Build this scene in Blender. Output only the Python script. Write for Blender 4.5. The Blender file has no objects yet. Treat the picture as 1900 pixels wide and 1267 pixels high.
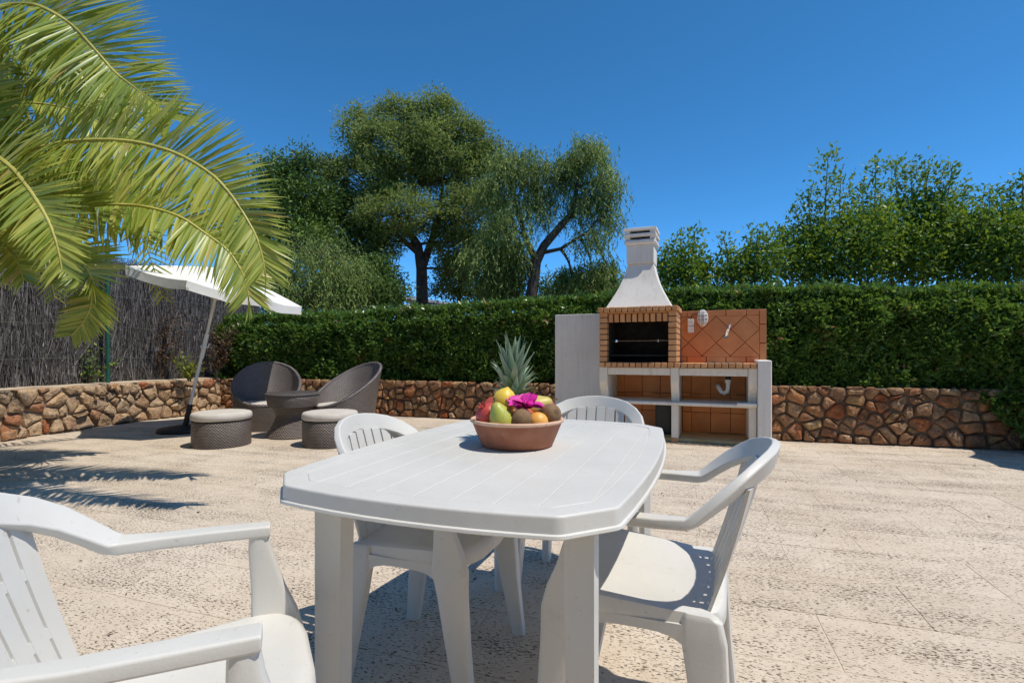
import bpy, bmesh, math, random
import numpy as np
from mathutils import Vector, Matrix, noise as mnoise

random.seed(11)
rng = np.random.default_rng(11)
R = math.radians
SC = bpy.context.scene
COL = SC.collection

# ------------------------------------------------------------------ camera
CAM_H = 1.02
cam_data = bpy.data.cameras.new('camera')
cam = bpy.data.objects.new('camera', cam_data)
COL.objects.link(cam)
cam.location = (0, 0, CAM_H)
cam.rotation_euler = (R(90), 0, 0)
cam_data.sensor_width = 36
cam_data.lens = 18.0
cam_data.shift_y = 21.5 / 1900
cam_data.clip_start = 0.02
cam_data.clip_end = 3000
SC.camera = cam

# ------------------------------------------------------------------ sky and sun
SUN = Vector((0.44, -0.185, 1.0)).normalized()
sun_el = math.asin(SUN.z)
sun_az = math.atan2(SUN.x, SUN.y)
world = bpy.data.worlds.new('World')
SC.world = world
world.use_nodes = True
wn = world.node_tree
wn.nodes.clear()
w_out = wn.nodes.new('ShaderNodeOutputWorld')
w_bg = wn.nodes.new('ShaderNodeBackground')
w_sky = wn.nodes.new('ShaderNodeTexSky')
w_sky.sky_type = 'NISHITA'
w_sky.sun_disc = False
w_sky.sun_elevation = sun_el
w_sky.sun_rotation = sun_az
w_sky.altitude = 0
w_sky.air_density = 0.35
w_sky.dust_density = 0.0
w_sky.ozone_density = 6.0
w_hsv = wn.nodes.new('ShaderNodeHueSaturation')
w_hsv.inputs['Hue'].default_value = 0.488
w_hsv.inputs['Saturation'].default_value = 1.17
w_hsv.inputs['Value'].default_value = 0.95
w_bg.inputs['Strength'].default_value = 0.15
wn.links.new(w_sky.outputs[0], w_hsv.inputs['Color'])
wn.links.new(w_hsv.outputs[0], w_bg.inputs['Color'])
wn.links.new(w_bg.outputs[0], w_out.inputs['Surface'])

sun_data = bpy.data.lights.new('sun', 'SUN')
sun_data.energy = 2.05
sun_data.angle = R(0.53)
sun_data.color = (1.0, 0.935, 0.825)
sun = bpy.data.objects.new('sun', sun_data)
COL.objects.link(sun)
sun.location = (6, 0, 14)
sun.rotation_euler = (-SUN).to_track_quat('-Z', 'Y').to_euler()

SC.view_settings.view_transform = 'Standard'
SC.view_settings.look = 'None'
SC.view_settings.exposure = 1.06
SC.view_settings.gamma = 1.0
SC.view_settings.use_curve_mapping = False
SC.render.engine = 'CYCLES'
SC.cycles.max_bounces = 12
SC.cycles.diffuse_bounces = 6
SC.cycles.transparent_max_bounces = 8


def at(px, py, Y):
    """place of a point of the photograph that stands Y metres away"""
    return Vector(((px - 950) / 950 * Y, Y, CAM_H - (py - 655) / 950 * Y))


# ------------------------------------------------------------------ materials
def new_mat(name):
    m = bpy.data.materials.new(name)
    m.use_nodes = True
    nt = m.node_tree
    nt.nodes.clear()
    out = nt.nodes.new('ShaderNodeOutputMaterial')
    b = nt.nodes.new('ShaderNodeBsdfPrincipled')
    nt.links.new(b.outputs[0], out.inputs['Surface'])
    return m, nt, b, out


def nd(nt, typ, **kw):
    n = nt.nodes.new(typ)
    for k, v in kw.items():
        if k in n.inputs:
            n.inputs[k].default_value = v
        else:
            setattr(n, k, v)
    return n


def ramp(nt, fac, stops):
    r = nt.nodes.new('ShaderNodeValToRGB')
    e = r.color_ramp.elements
    while len(e) < len(stops):
        e.new(0.5)
    for i, (p, c) in enumerate(stops):
        e[i].position = p
        e[i].color = tuple(c) + (1,) if len(c) == 3 else c
    nt.links.new(fac, r.inputs[0])
    return r.outputs[0]


def mixc(nt, fac, a, b, blend='MIX'):
    m = nt.nodes.new('ShaderNodeMix')
    m.data_type = 'RGBA'
    m.blend_type = blend
    for sock, v in ((m.inputs[0], fac), (m.inputs[6], a), (m.inputs[7], b)):
        if isinstance(v, (int, float)):
            sock.default_value = v
        elif isinstance(v, tuple):
            sock.default_value = v + (1,) if len(v) == 3 else v
        else:
            nt.links.new(v, sock)
    return m.outputs[2]


def math_n(nt, op, a, b=0.0, clamp=False):
    m = nt.nodes.new('ShaderNodeMath')
    m.operation = op
    m.use_clamp = clamp
    for i, v in enumerate((a, b)):
        if isinstance(v, (int, float)):
            m.inputs[i].default_value = v
        else:
            nt.links.new(v, m.inputs[i])
    return m.outputs[0]


def coords(nt, which='Object', scale=None, rot=None):
    tc = nt.nodes.new('ShaderNodeTexCoord')
    o = tc.outputs[which]
    if which == 'Object' and False:
        pass
    if scale or rot:
        mp = nt.nodes.new('ShaderNodeMapping')
        if scale:
            mp.inputs['Scale'].default_value = scale
        if rot:
            mp.inputs['Rotation'].default_value = rot
        nt.links.new(o, mp.inputs[0])
        o = mp.outputs[0]
    return o


def world_pos(nt, scale=None, rot=None):
    g = nt.nodes.new('ShaderNodeNewGeometry')
    o = g.outputs['Position']
    if rot:
        mp = nt.nodes.new('ShaderNodeMapping')
        mp.inputs['Rotation'].default_value = rot
        nt.links.new(o, mp.inputs[0])
        o = mp.outputs[0]
    if scale:
        mp = nt.nodes.new('ShaderNodeMapping')
        mp.inputs['Scale'].default_value = scale
        nt.links.new(o, mp.inputs[0])
        o = mp.outputs[0]
    return o


def noise_n(nt, vec, scale, detail=4, rough=0.55, dist=0.0):
    n = nt.nodes.new('ShaderNodeTexNoise')
    n.inputs['Scale'].default_value = scale
    n.inputs['Detail'].default_value = detail
    n.inputs['Roughness'].default_value = rough
    n.inputs['Distortion'].default_value = dist
    nt.links.new(vec, n.inputs['Vector'])
    return n.outputs[0]


def bump_n(nt, b, height, strength, distance=0.01):
    bp = nt.nodes.new('ShaderNodeBump')
    bp.inputs['Strength'].default_value = strength
    bp.inputs['Distance'].default_value = distance
    nt.links.new(height, bp.inputs['Height'])
    nt.links.new(bp.outputs[0], b.inputs['Normal'])


def surf(name, c1, c2, scale=6.0, rough=0.6, bump=0.0, bscale=60.0, metallic=0.0, spec=0.5, vary=0.0,
         speck=None, bdist=0.004):
    """two-tone mottled surface with optional fine relief, per-object variation and specks"""
    m, nt, b, _ = new_mat(name)
    v = world_pos(nt)
    n1 = noise_n(nt, v, scale, 5)
    col = ramp(nt, n1, [(0.3, c1), (0.7, c2)])
    if vary > 0:
        oi = nt.nodes.new('ShaderNodeObjectInfo')
        f = math_n(nt, 'MULTIPLY_ADD', oi.outputs['Random'], 2 * vary)
        f.node.inputs[2].default_value = 1 - vary
        cb = nt.nodes.new('ShaderNodeCombineColor')
        for i in range(3):
            nt.links.new(f, cb.inputs[i])
        col = mixc(nt, 1.0, col, cb.outputs[0], 'MULTIPLY')
    if speck:
        sc_, thr, sc_col, amt = speck
        n2 = noise_n(nt, v, sc_, 3, 0.6)
        msk = ramp(nt, n2, [(thr, (0, 0, 0)), (thr + 0.06, (amt, amt, amt))])
        col = mixc(nt, msk, col, sc_col)
    nt.links.new(col, b.inputs['Base Color'])
    b.inputs['Roughness'].default_value = rough
    b.inputs['Metallic'].default_value = metallic
    b.inputs['Specular IOR Level'].default_value = spec
    if bump > 0:
        bump_n(nt, b, noise_n(nt, v, bscale, 5, 0.6), bump, bdist)
    return m


def foliage(name, stops, rough=0.45, trans=0.35, tcol=(0.25, 0.4, 0.03), spec=0.4):
    """leaf blade: per-leaf colour, some light passing through"""
    m, nt, b, out = new_mat(name)
    a = nt.nodes.new('ShaderNodeAttribute')
    a.attribute_name = 'rnd'
    col = ramp(nt, a.outputs['Fac'], stops)
    nt.links.new(col, b.inputs['Base Color'])
    b.inputs['Roughness'].default_value = rough
    b.inputs['Specular IOR Level'].default_value = spec
    t = nt.nodes.new('ShaderNodeBsdfTranslucent')
    tc = mixc(nt, 0.5, col, tcol)
    nt.links.new(tc, t.inputs[0])
    mx = nt.nodes.new('ShaderNodeMixShader')
    mx.inputs[0].default_value = trans
    nt.links.new(b.outputs[0], mx.inputs[1])
    nt.links.new(t.outputs[0], mx.inputs[2])
    nt.links.new(mx.outputs[0], out.inputs['Surface'])
    return m


M = {}
ROW_ANG = R(-18.7)


def patio_material(name):
    m, nt, b, _ = new_mat(name)
    base = world_pos(nt, rot=(0, 0, -ROW_ANG))
    n1 = noise_n(nt, base, 0.9, 4, 0.6)
    col = ramp(nt, n1, [(0.28, (0.58, 0.455, 0.335)), (0.5, (0.635, 0.525, 0.41)), (0.72, (0.70, 0.605, 0.495))])
    n2 = noise_n(nt, base, 14, 6, 0.65)
    col = mixc(nt, 0.35, col, ramp(nt, n2, [(0.3, (0.45, 0.375, 0.295)), (0.7, (0.75, 0.665, 0.56))]))
    st = nt.nodes.new('ShaderNodeMapping')
    st.inputs['Scale'].default_value = (58, 140, 70)
    nt.links.new(base, st.inputs[0])
    n3 = noise_n(nt, st.outputs[0], 1.0, 3, 0.62, 0.3)
    dens = noise_n(nt, base, 2.6, 3, 0.6)
    st2 = nt.nodes.new('ShaderNodeMapping')
    st2.inputs['Scale'].default_value = (1.1, 5.5, 3)
    nt.links.new(base, st2.inputs[0])
    dens2 = noise_n(nt, st2.outputs[0], 1.0, 3, 0.6)
    dd = math_n(nt, 'ADD', math_n(nt, 'MULTIPLY', dens, 0.17), math_n(nt, 'MULTIPLY', dens2, 0.30))
    val = math_n(nt, 'ADD', n3, dd)
    pit = ramp(nt, val, [(0.795, (0, 0, 0)), (0.86, (1, 1, 1))])
    pcol = ramp(nt, n2, [(0.35, (0.062, 0.047, 0.036)), (0.7, (0.20, 0.155, 0.11))])
    col = mixc(nt, pit, col, pcol)
    oi = nt.nodes.new('ShaderNodeObjectInfo')
    vv = ramp(nt, oi.outputs['Random'], [(0, (0.91, 0.90, 0.885)), (0.5, (0.96, 0.957, 0.95)), (1, (1.0, 1.0, 1.0))])
    col = mixc(nt, 1.0, col, vv, 'MULTIPLY')
    nt.links.new(col, b.inputs['Base Color'])
    b.inputs['Roughness'].default_value = 0.85
    b.inputs['Specular IOR Level'].default_value = 0.2
    h = math_n(nt, 'SUBTRACT', math_n(nt, 'MULTIPLY', n2, 0.35), pit)
    bump_n(nt, b, h, 0.55, 0.006)
    return m


def wicker_material(name, k_ang, k_z, dark, light):
    """woven strands wound round the piece's own axis"""
    m, nt, b, _ = new_mat(name)
    tc = nt.nodes.new('ShaderNodeTexCoord')
    sep = nt.nodes.new('ShaderNodeSeparateXYZ')
    nt.links.new(tc.outputs['Object'], sep.inputs[0])
    ang = math_n(nt, 'ARCTAN2', sep.outputs[1], sep.outputs[0])
    u = math_n(nt, 'MULTIPLY', ang, k_ang)
    v = math_n(nt, 'MULTIPLY', sep.outputs[2], k_z)
    su = math_n(nt, 'SINE', u)
    par = math_n(nt, 'MULTIPLY', math_n(nt, 'SINE', math_n(nt, 'MULTIPLY', u, 0.5)),
                 math_n(nt, 'SINE', math_n(nt, 'MULTIPLY', v, 0.5)))
    sv = math_n(nt, 'SINE', v)
    h = math_n(nt, 'ADD', math_n(nt, 'MULTIPLY', par, 0.5), math_n(nt, 'MULTIPLY', sv, 0.35))
    nz = noise_n(nt, tc.outputs['Object'], 40, 3)
    hh = math_n(nt, 'ADD', h, math_n(nt, 'MULTIPLY', nz, 0.6))
    col = ramp(nt, hh, [(0.0, dark), (0.35, tuple(0.5 * (p + q) for p, q in zip(dark, light))), (0.8, light)])
    nt.links.new(col, b.inputs['Base Color'])
    b.inputs['Roughness'].default_value = 0.42
    bump_n(nt, b, h, 0.8, 0.006)
    return m


def stone_material(name, stops, rough=0.85):
    m, nt, b, _ = new_mat(name)
    oi = nt.nodes.new('ShaderNodeObjectInfo')
    v = world_pos(nt)
    base = ramp(nt, oi.outputs['Random'], stops)
    base2 = ramp(nt, math_n(nt, 'FRACT', math_n(nt, 'MULTIPLY', oi.outputs['Random'], 7.31)), stops)
    n0 = noise_n(nt, v, 5.5, 5, 0.7)
    base = mixc(nt, ramp(nt, n0, [(0.45, (0, 0, 0)), (0.58, (0.85, 0.85, 0.85))]), base, base2)
    n1 = noise_n(nt, v, 9, 6, 0.65)
    tint = ramp(nt, n1, [(0.25, (0.42, 0.33, 0.27)), (0.5, (0.86, 0.82, 0.76)), (0.75, (1.2, 1.15, 1.05))])
    col = mixc(nt, 1.0, base, tint, 'MULTIPLY')
    n2 = noise_n(nt, v, 38, 4, 0.7)
    sp = ramp(nt, n2, [(0.58, (0, 0, 0)), (0.68, (0.75, 0.75, 0.75))])
    col = mixc(nt, sp, col, (0.09, 0.06, 0.045))
    n3 = noise_n(nt, v, 17, 4, 0.7)
    lich = ramp(nt, n3, [(0.60, (0, 0, 0)), (0.70, (0.5, 0.5, 0.5))])
    col = mixc(nt, lich, col, (0.55, 0.48, 0.38))
    nt.links.new(col, b.inputs['Base Color'])
    b.inputs['Roughness'].default_value = rough
    b.inputs['Specular IOR Level'].default_value = 0.2
    bump_n(nt, b, math_n(nt, 'ADD', n1, math_n(nt, 'MULTIPLY', n2, 0.7)), 1.0, 0.035)
    return m


def weathered(name, c1, c2, rough, streak, dirt, dcol, spec=0.3):
    """pale surface with vertical rain streaks and patches of grime"""
    m, nt, b, _ = new_mat(name)
    v = world_pos(nt)
    col = ramp(nt, noise_n(nt, v, 2.6, 5), [(0.3, c1), (0.7, c2)])
    stv = world_pos(nt, scale=(26, 26, 1.3))
    st = ramp(nt, noise_n(nt, stv, 1.0, 4, 0.6), [(0.52, (0, 0, 0)), (0.75, (streak, streak, streak))])
    col = mixc(nt, st, col, dcol)
    d1 = noise_n(nt, v, 7, 6, 0.7)
    dm = ramp(nt, d1, [(0.56, (0, 0, 0)), (0.74, (dirt, dirt, dirt))])
    col = mixc(nt, dm, col, dcol)
    sp = ramp(nt, noise_n(nt, v, 70, 3, 0.6), [(0.66, (0, 0, 0)), (0.72, (dirt, dirt, dirt))])
    col = mixc(nt, sp, col, tuple(q * 0.6 for q in dcol))
    nt.links.new(col, b.inputs['Base Color'])
    rr = ramp(nt, d1, [(0.3, (rough, rough, rough)), (0.75, (min(1, rough + 0.22),) * 3)])
    nt.links.new(rr, b.inputs['Roughness'])
    b.inputs['Specular IOR Level'].default_value = spec
    bump_n(nt, b, noise_n(nt, v, 140, 5, 0.6), 0.12, 0.003)
    return m


M['patio'] = patio_material('patio_stone')
M['joint'] = surf('patio_joint', (0.45, 0.37, 0.28), (0.64, 0.54, 0.42), 9, 0.9, 0.3, 90)
M['earth'] = surf('earth', (0.16, 0.11, 0.07), (0.24, 0.18, 0.11), 3, 0.95, 0.3, 30)
M['plastic'] = weathered('white_plastic', (0.605, 0.593, 0.56), (0.67, 0.658, 0.625), 0.34, 0.10, 0.30, (0.46, 0.43, 0.37), 0.45)
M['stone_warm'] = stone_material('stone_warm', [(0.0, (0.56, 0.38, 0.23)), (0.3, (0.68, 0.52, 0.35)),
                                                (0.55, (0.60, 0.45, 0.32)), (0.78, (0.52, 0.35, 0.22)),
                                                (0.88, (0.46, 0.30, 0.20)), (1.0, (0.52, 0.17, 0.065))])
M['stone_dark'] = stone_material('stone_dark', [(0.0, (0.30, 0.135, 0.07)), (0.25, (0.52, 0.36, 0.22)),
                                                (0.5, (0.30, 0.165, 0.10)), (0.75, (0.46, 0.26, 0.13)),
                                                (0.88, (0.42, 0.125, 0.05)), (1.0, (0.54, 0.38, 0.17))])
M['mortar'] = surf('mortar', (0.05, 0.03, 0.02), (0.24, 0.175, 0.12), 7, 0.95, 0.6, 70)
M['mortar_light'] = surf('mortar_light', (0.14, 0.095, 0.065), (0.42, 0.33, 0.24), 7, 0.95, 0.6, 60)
M['cap_mortar'] = surf('cap_mortar', (0.45, 0.36, 0.26), (0.58, 0.48, 0.36), 9, 0.95, 0.6, 50, bdist=0.012)
M['render'] = weathered('white_render', (0.72, 0.675, 0.61), (0.80, 0.755, 0.69), 0.85, 0.28, 0.28, (0.40, 0.36, 0.30), 0.2)
M['concrete'] = weathered('white_concrete', (0.70, 0.64, 0.545), (0.79, 0.73, 0.63), 0.8, 0.3, 0.4, (0.40, 0.33, 0.25), 0.25)
M['ochre_concrete'] = surf('ochre_concrete', (0.44, 0.30, 0.13), (0.56, 0.42, 0.22), 7, 0.9, 0.3, 80)
M['brick'] = surf('orange_brick', (0.56, 0.265, 0.11), (0.66, 0.36, 0.17), 12, 0.8, 0.4, 160, vary=0.13, spec=0.2,
                  speck=(60, 0.64, (0.36, 0.15, 0.06), 0.5))
M['brick_joint'] = surf('brick_joint', (0.10, 0.035, 0.02), (0.15, 0.06, 0.035), 20, 0.95)
M['tile'] = surf('terracotta_tile', (0.54, 0.20, 0.075), (0.62, 0.26, 0.105), 6, 0.5, 0.12, 60, vary=0.07, spec=0.35)
M['tile_low'] = surf('terracotta_tile_low', (0.58, 0.20, 0.05), (0.66, 0.27, 0.08), 6, 0.5, 0.12, 60, vary=0.08)
M['tile_joint'] = surf('tile_joint', (0.19, 0.055, 0.03), (0.26, 0.08, 0.045), 20, 0.95)
M['soot'] = surf('soot', (0.012, 0.010, 0.009), (0.035, 0.028, 0.022), 9, 0.95, 0.3, 40)
M['chrome'] = surf('chrome', (0.62, 0.63, 0.65), (0.75, 0.76, 0.78), 20, 0.18, metallic=1.0)
M['steel'] = surf('dull_steel', (0.32, 0.31, 0.30), (0.48, 0.47, 0.46), 20, 0.38, metallic=1.0)
M['black'] = surf('black_plastic', (0.012, 0.012, 0.013), (0.022, 0.022, 0.023), 10, 0.5)
M['iron'] = surf('black_iron', (0.02, 0.018, 0.017), (0.05, 0.042, 0.036), 14, 0.7)
M['white_pvc'] = surf('white_pvc', (0.70, 0.70, 0.68), (0.78, 0.78, 0.76), 10, 0.35)
M['lamp_white'] = surf('lamp_white', (0.72, 0.71, 0.68), (0.80, 0.79, 0.76), 10, 0.4)
M['lamp_glass'] = surf('lamp_glass', (0.38, 0.39, 0.38), (0.50, 0.51, 0.50), 30, 0.15)
M['green_metal'] = surf('green_metal', (0.012, 0.085, 0.06), (0.02, 0.11, 0.075), 6, 0.45)
M['wire'] = surf('wire', (0.10, 0.13, 0.11), (0.16, 0.18, 0.16), 6, 0.5)
M['cushion'] = surf('cushion', (0.50, 0.455, 0.40), (0.58, 0.535, 0.48), 7, 0.9, 0.35, 30, spec=0.15, bdist=0.01)
M['canopy'] = surf('canopy_cloth', (0.72, 0.70, 0.65), (0.80, 0.78, 0.73), 4, 0.85, 0.25, 18, spec=0.15, bdist=0.012)
M['pole'] = surf('white_pole', (0.68, 0.67, 0.64), (0.76, 0.75, 0.72), 8, 0.35)
M['bark'] = surf('bark', (0.045, 0.034, 0.026), (0.11, 0.085, 0.065), 9, 0.95, 0.8, 30, bdist=0.03)
M['bark_grey'] = surf('bark_grey', (0.10, 0.08, 0.065), (0.20, 0.165, 0.13), 9, 0.95, 0.8, 30, bdist=0.03)
M['palm_bark'] = surf('palm_bark', (0.12, 0.08, 0.05), (0.22, 0.15, 0.09), 9, 0.95, 0.9, 22, bdist=0.04)
M['rachis'] = surf('palm_rachis', (0.36, 0.34, 0.06), (0.46, 0.42, 0.10), 9, 0.5)
M['wicker'] = wicker_material('wicker', 120, 420, (0.022, 0.017, 0.015), (0.24, 0.195, 0.17))
M['wicker_in'] = wicker_material('wicker_inside', 110, 420, (0.05, 0.04, 0.04), (0.27, 0.235, 0.225))
M['terracotta'] = surf('terracotta', (0.29, 0.105, 0.06), (0.39, 0.17, 0.10), 16, 0.75, 0.3, 120, spec=0.25,
                       speck=(34, 0.62, (0.48, 0.26, 0.18), 0.5))
M['terracotta_rim'] = surf('terracotta_rim', (0.60, 0.36, 0.24), (0.68, 0.46, 0.33), 30, 0.75, 0.4, 120,
                           speck=(50, 0.60, (0.30, 0.11, 0.06), 0.7))
M['lemon'] = surf('lemon_skin', (0.76, 0.50, 0.045), (0.82, 0.60, 0.09), 22, 0.42, 0.25, 150, speck=(18, 0.62, (0.74, 0.32, 0.04), 0.5))
M['orange'] = surf('orange_skin', (0.78, 0.36, 0.06), (0.82, 0.48, 0.12), 16, 0.45, 0.2, 170)
M['pear'] = surf('pear_skin', (0.36, 0.40, 0.055), (0.52, 0.52, 0.11), 24, 0.45, 0.1, 100, speck=(80, 0.62, (0.22, 0.20, 0.04), 0.7))
M['pear_yellow'] = surf('pear_yellow_skin', (0.56, 0.46, 0.10), (0.68, 0.56, 0.20), 20, 0.45, 0.1, 100, speck=(60, 0.64, (0.45, 0.30, 0.10), 0.6))
M['kiwi'] = surf('kiwi_skin', (0.185, 0.105, 0.05), (0.27, 0.165, 0.085), 40, 0.85, 0.5, 300)
M['pomegranate'] = surf('pomegranate_skin', (0.40, 0.035, 0.035), (0.56, 0.10, 0.075), 18, 0.36, 0.1, 60, speck=(24, 0.64, (0.60, 0.28, 0.16), 0.6))
M['apple'] = surf('apple_skin', (0.50, 0.05, 0.05), (0.62, 0.15, 0.10), 24, 0.34)
M['stem'] = surf('fruit_stem', (0.10, 0.06, 0.03), (0.16, 0.10, 0.05), 40, 0.9)
M['pineapple'] = surf('pineapple_skin', (0.24, 0.18, 0.085), (0.36, 0.27, 0.13), 40, 0.7, 0.4, 120)
M['eye'] = surf('pineapple_eye', (0.30, 0.28, 0.17), (0.42, 0.38, 0.24), 50, 0.65, 0.3, 150, vary=0.2)
M['pine_leaf'] = surf('pineapple_leaf', (0.17, 0.27, 0.16), (0.31, 0.40, 0.28), 20, 0.45, 0.1, 120, vary=0.14)
M['petal'] = surf('magenta_petal', (0.60, 0.012, 0.27), (0.74, 0.03, 0.42), 40, 0.55, 0.3, 90, vary=0.14)
M['pebble'] = surf('pebble', (0.13, 0.10, 0.075), (0.34, 0.28, 0.21), 60, 0.85)
M['roof'] = surf('far_roof', (0.62, 0.60, 0.58), (0.70, 0.68, 0.66), 2, 0.8)
M['far_wall'] = surf('far_wall', (0.70, 0.68, 0.64), (0.76, 0.74, 0.70), 2, 0.8)
M['window'] = surf('far_window', (0.03, 0.04, 0.05), (0.05, 0.06, 0.07), 2, 0.2)
M['bounce_house_wall'] = surf('bounce_house_wall', (0.66, 0.55, 0.40), (0.74, 0.63, 0.48), 2, 0.85, 0.2, 90)
M['bounce_house_roof'] = surf('bounce_house_roof', (0.36, 0.15, 0.08), (0.46, 0.22, 0.12), 5, 0.8, 0.4, 30)
M['dark_core'] = surf('dark_fill', (0.012, 0.014, 0.007), (0.03, 0.028, 0.014), 8, 0.95)
M['hedge'] = foliage('hedge_leaf', [(0.0, (0.046, 0.097, 0.023)), (0.45, (0.101, 0.203, 0.042)), (0.78, (0.170, 0.300, 0.059)),
                                    (0.93, (0.308, 0.406, 0.082)), (0.97, (0.324, 0.194, 0.082)), (1.0, (0.421, 0.259, 0.130))], 0.33, 0.34, (0.26, 0.40, 0.04), 0.5)
M['oak'] = foliage('oak_leaf', [(0.0, (0.087, 0.131, 0.035)), (0.5, (0.202, 0.269, 0.066)),
                                (0.85, (0.308, 0.375, 0.096)), (1.0, (0.463, 0.452, 0.145))], 0.7, 0.42, (0.30, 0.36, 0.08))
M['pepper'] = foliage('pepper_leaf', [(0.0, (0.089, 0.143, 0.034)), (0.5, (0.180, 0.254, 0.061)),
                                      (1.0, (0.429, 0.509, 0.138))], 0.65, 0.35, (0.25, 0.36, 0.08))
M['dark_leaf'] = foliage('dark_leaf', [(0.0, (0.031, 0.070, 0.015)), (0.6, (0.129, 0.220, 0.042)),
                                       (1.0, (0.291, 0.376, 0.069))], 0.6, 0.25, (0.15, 0.26, 0.03))
M['bright_leaf'] = foliage('bright_leaf', [(0.0, (0.045, 0.118, 0.020)), (0.5, (0.102, 0.229, 0.028)),
                                           (0.85, (0.222, 0.348, 0.034)), (1.0, (0.506, 0.475, 0.055))], 0.5, 0.35, (0.38, 0.46, 0.03), 0.5)
M['yellow_leaf'] = foliage('yellow_leaf', [(0.0, (0.10, 0.14, 0.015)), (1.0, (0.34, 0.34, 0.03))], 0.45, 0.3)
M['dry_leaf'] = foliage('dry_leaf', [(0.0, (0.05, 0.028, 0.016)), (1.0, (0.22, 0.13, 0.07))], 0.7, 0.15, (0.2, 0.12, 0.04))
M['brush'] = foliage('brush_stick', [(0.0, (0.03, 0.026, 0.027)), (0.45, (0.13, 0.12, 0.12)),
                                     (0.85, (0.30, 0.285, 0.285)), (1.0, (0.52, 0.48, 0.45))], 0.8, 0.0, (0.2, 0.2, 0.2), 0.2)


def palm_material(name):
    m, nt, b, out = new_mat(name)
    oi = nt.nodes.new('ShaderNodeObjectInfo')
    a = nt.nodes.new('ShaderNodeAttribute')
    a.attribute_name = 'rnd'
    f = math_n(nt, 'FRACT', math_n(nt, 'ADD', oi.outputs['Random'], a.outputs['Fac']))
    col = ramp(nt, f, [(0.0, (0.17, 0.28, 0.045)), (0.4, (0.33, 0.43, 0.08)), (0.8, (0.51, 0.56, 0.12)), (0.97, (0.62, 0.60, 0.17)), (1.0, (0.45, 0.30, 0.12))])
    nt.links.new(col, b.inputs['Base Color'])
    b.inputs['Roughness'].default_value = 0.38
    b.inputs['Specular IOR Level'].default_value = 0.7
    t = nt.nodes.new('ShaderNodeBsdfTranslucent')
    nt.links.new(mixc(nt, 0.55, col, (0.60, 0.52, 0.03)), t.inputs[0])
    mx = nt.nodes.new('ShaderNodeMixShader')
    mx.inputs[0].default_value = 0.42
    nt.links.new(b.outputs[0], mx.inputs[1])
    nt.links.new(t.outputs[0], mx.inputs[2])
    nt.links.new(mx.outputs[0], out.inputs['Surface'])
    return m


M['palm'] = palm_material('palm_leaflet')


# ------------------------------------------------------------------ building helpers
def tag(o, label=None, cat=None, group=None, kind=None):
    for k, v in (('label', label), ('category', cat), ('group', group), ('kind', kind)):
        if v:
            o[k] = v
    return o


def thing(name, label, cat, loc=(0, 0, 0), rotz=0.0, group=None):
    o = bpy.data.objects.new(name, None)
    o.empty_display_size = 0.1
    COL.objects.link(o)
    o.location = loc
    o.rotation_euler = (0, 0, rotz)
    return tag(o, label, cat, group)


def link(name, me, parent=None):
    o = bpy.data.objects.new(name, me)
    COL.objects.link(o)
    if parent is not None:
        o.parent = parent
    return o


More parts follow.
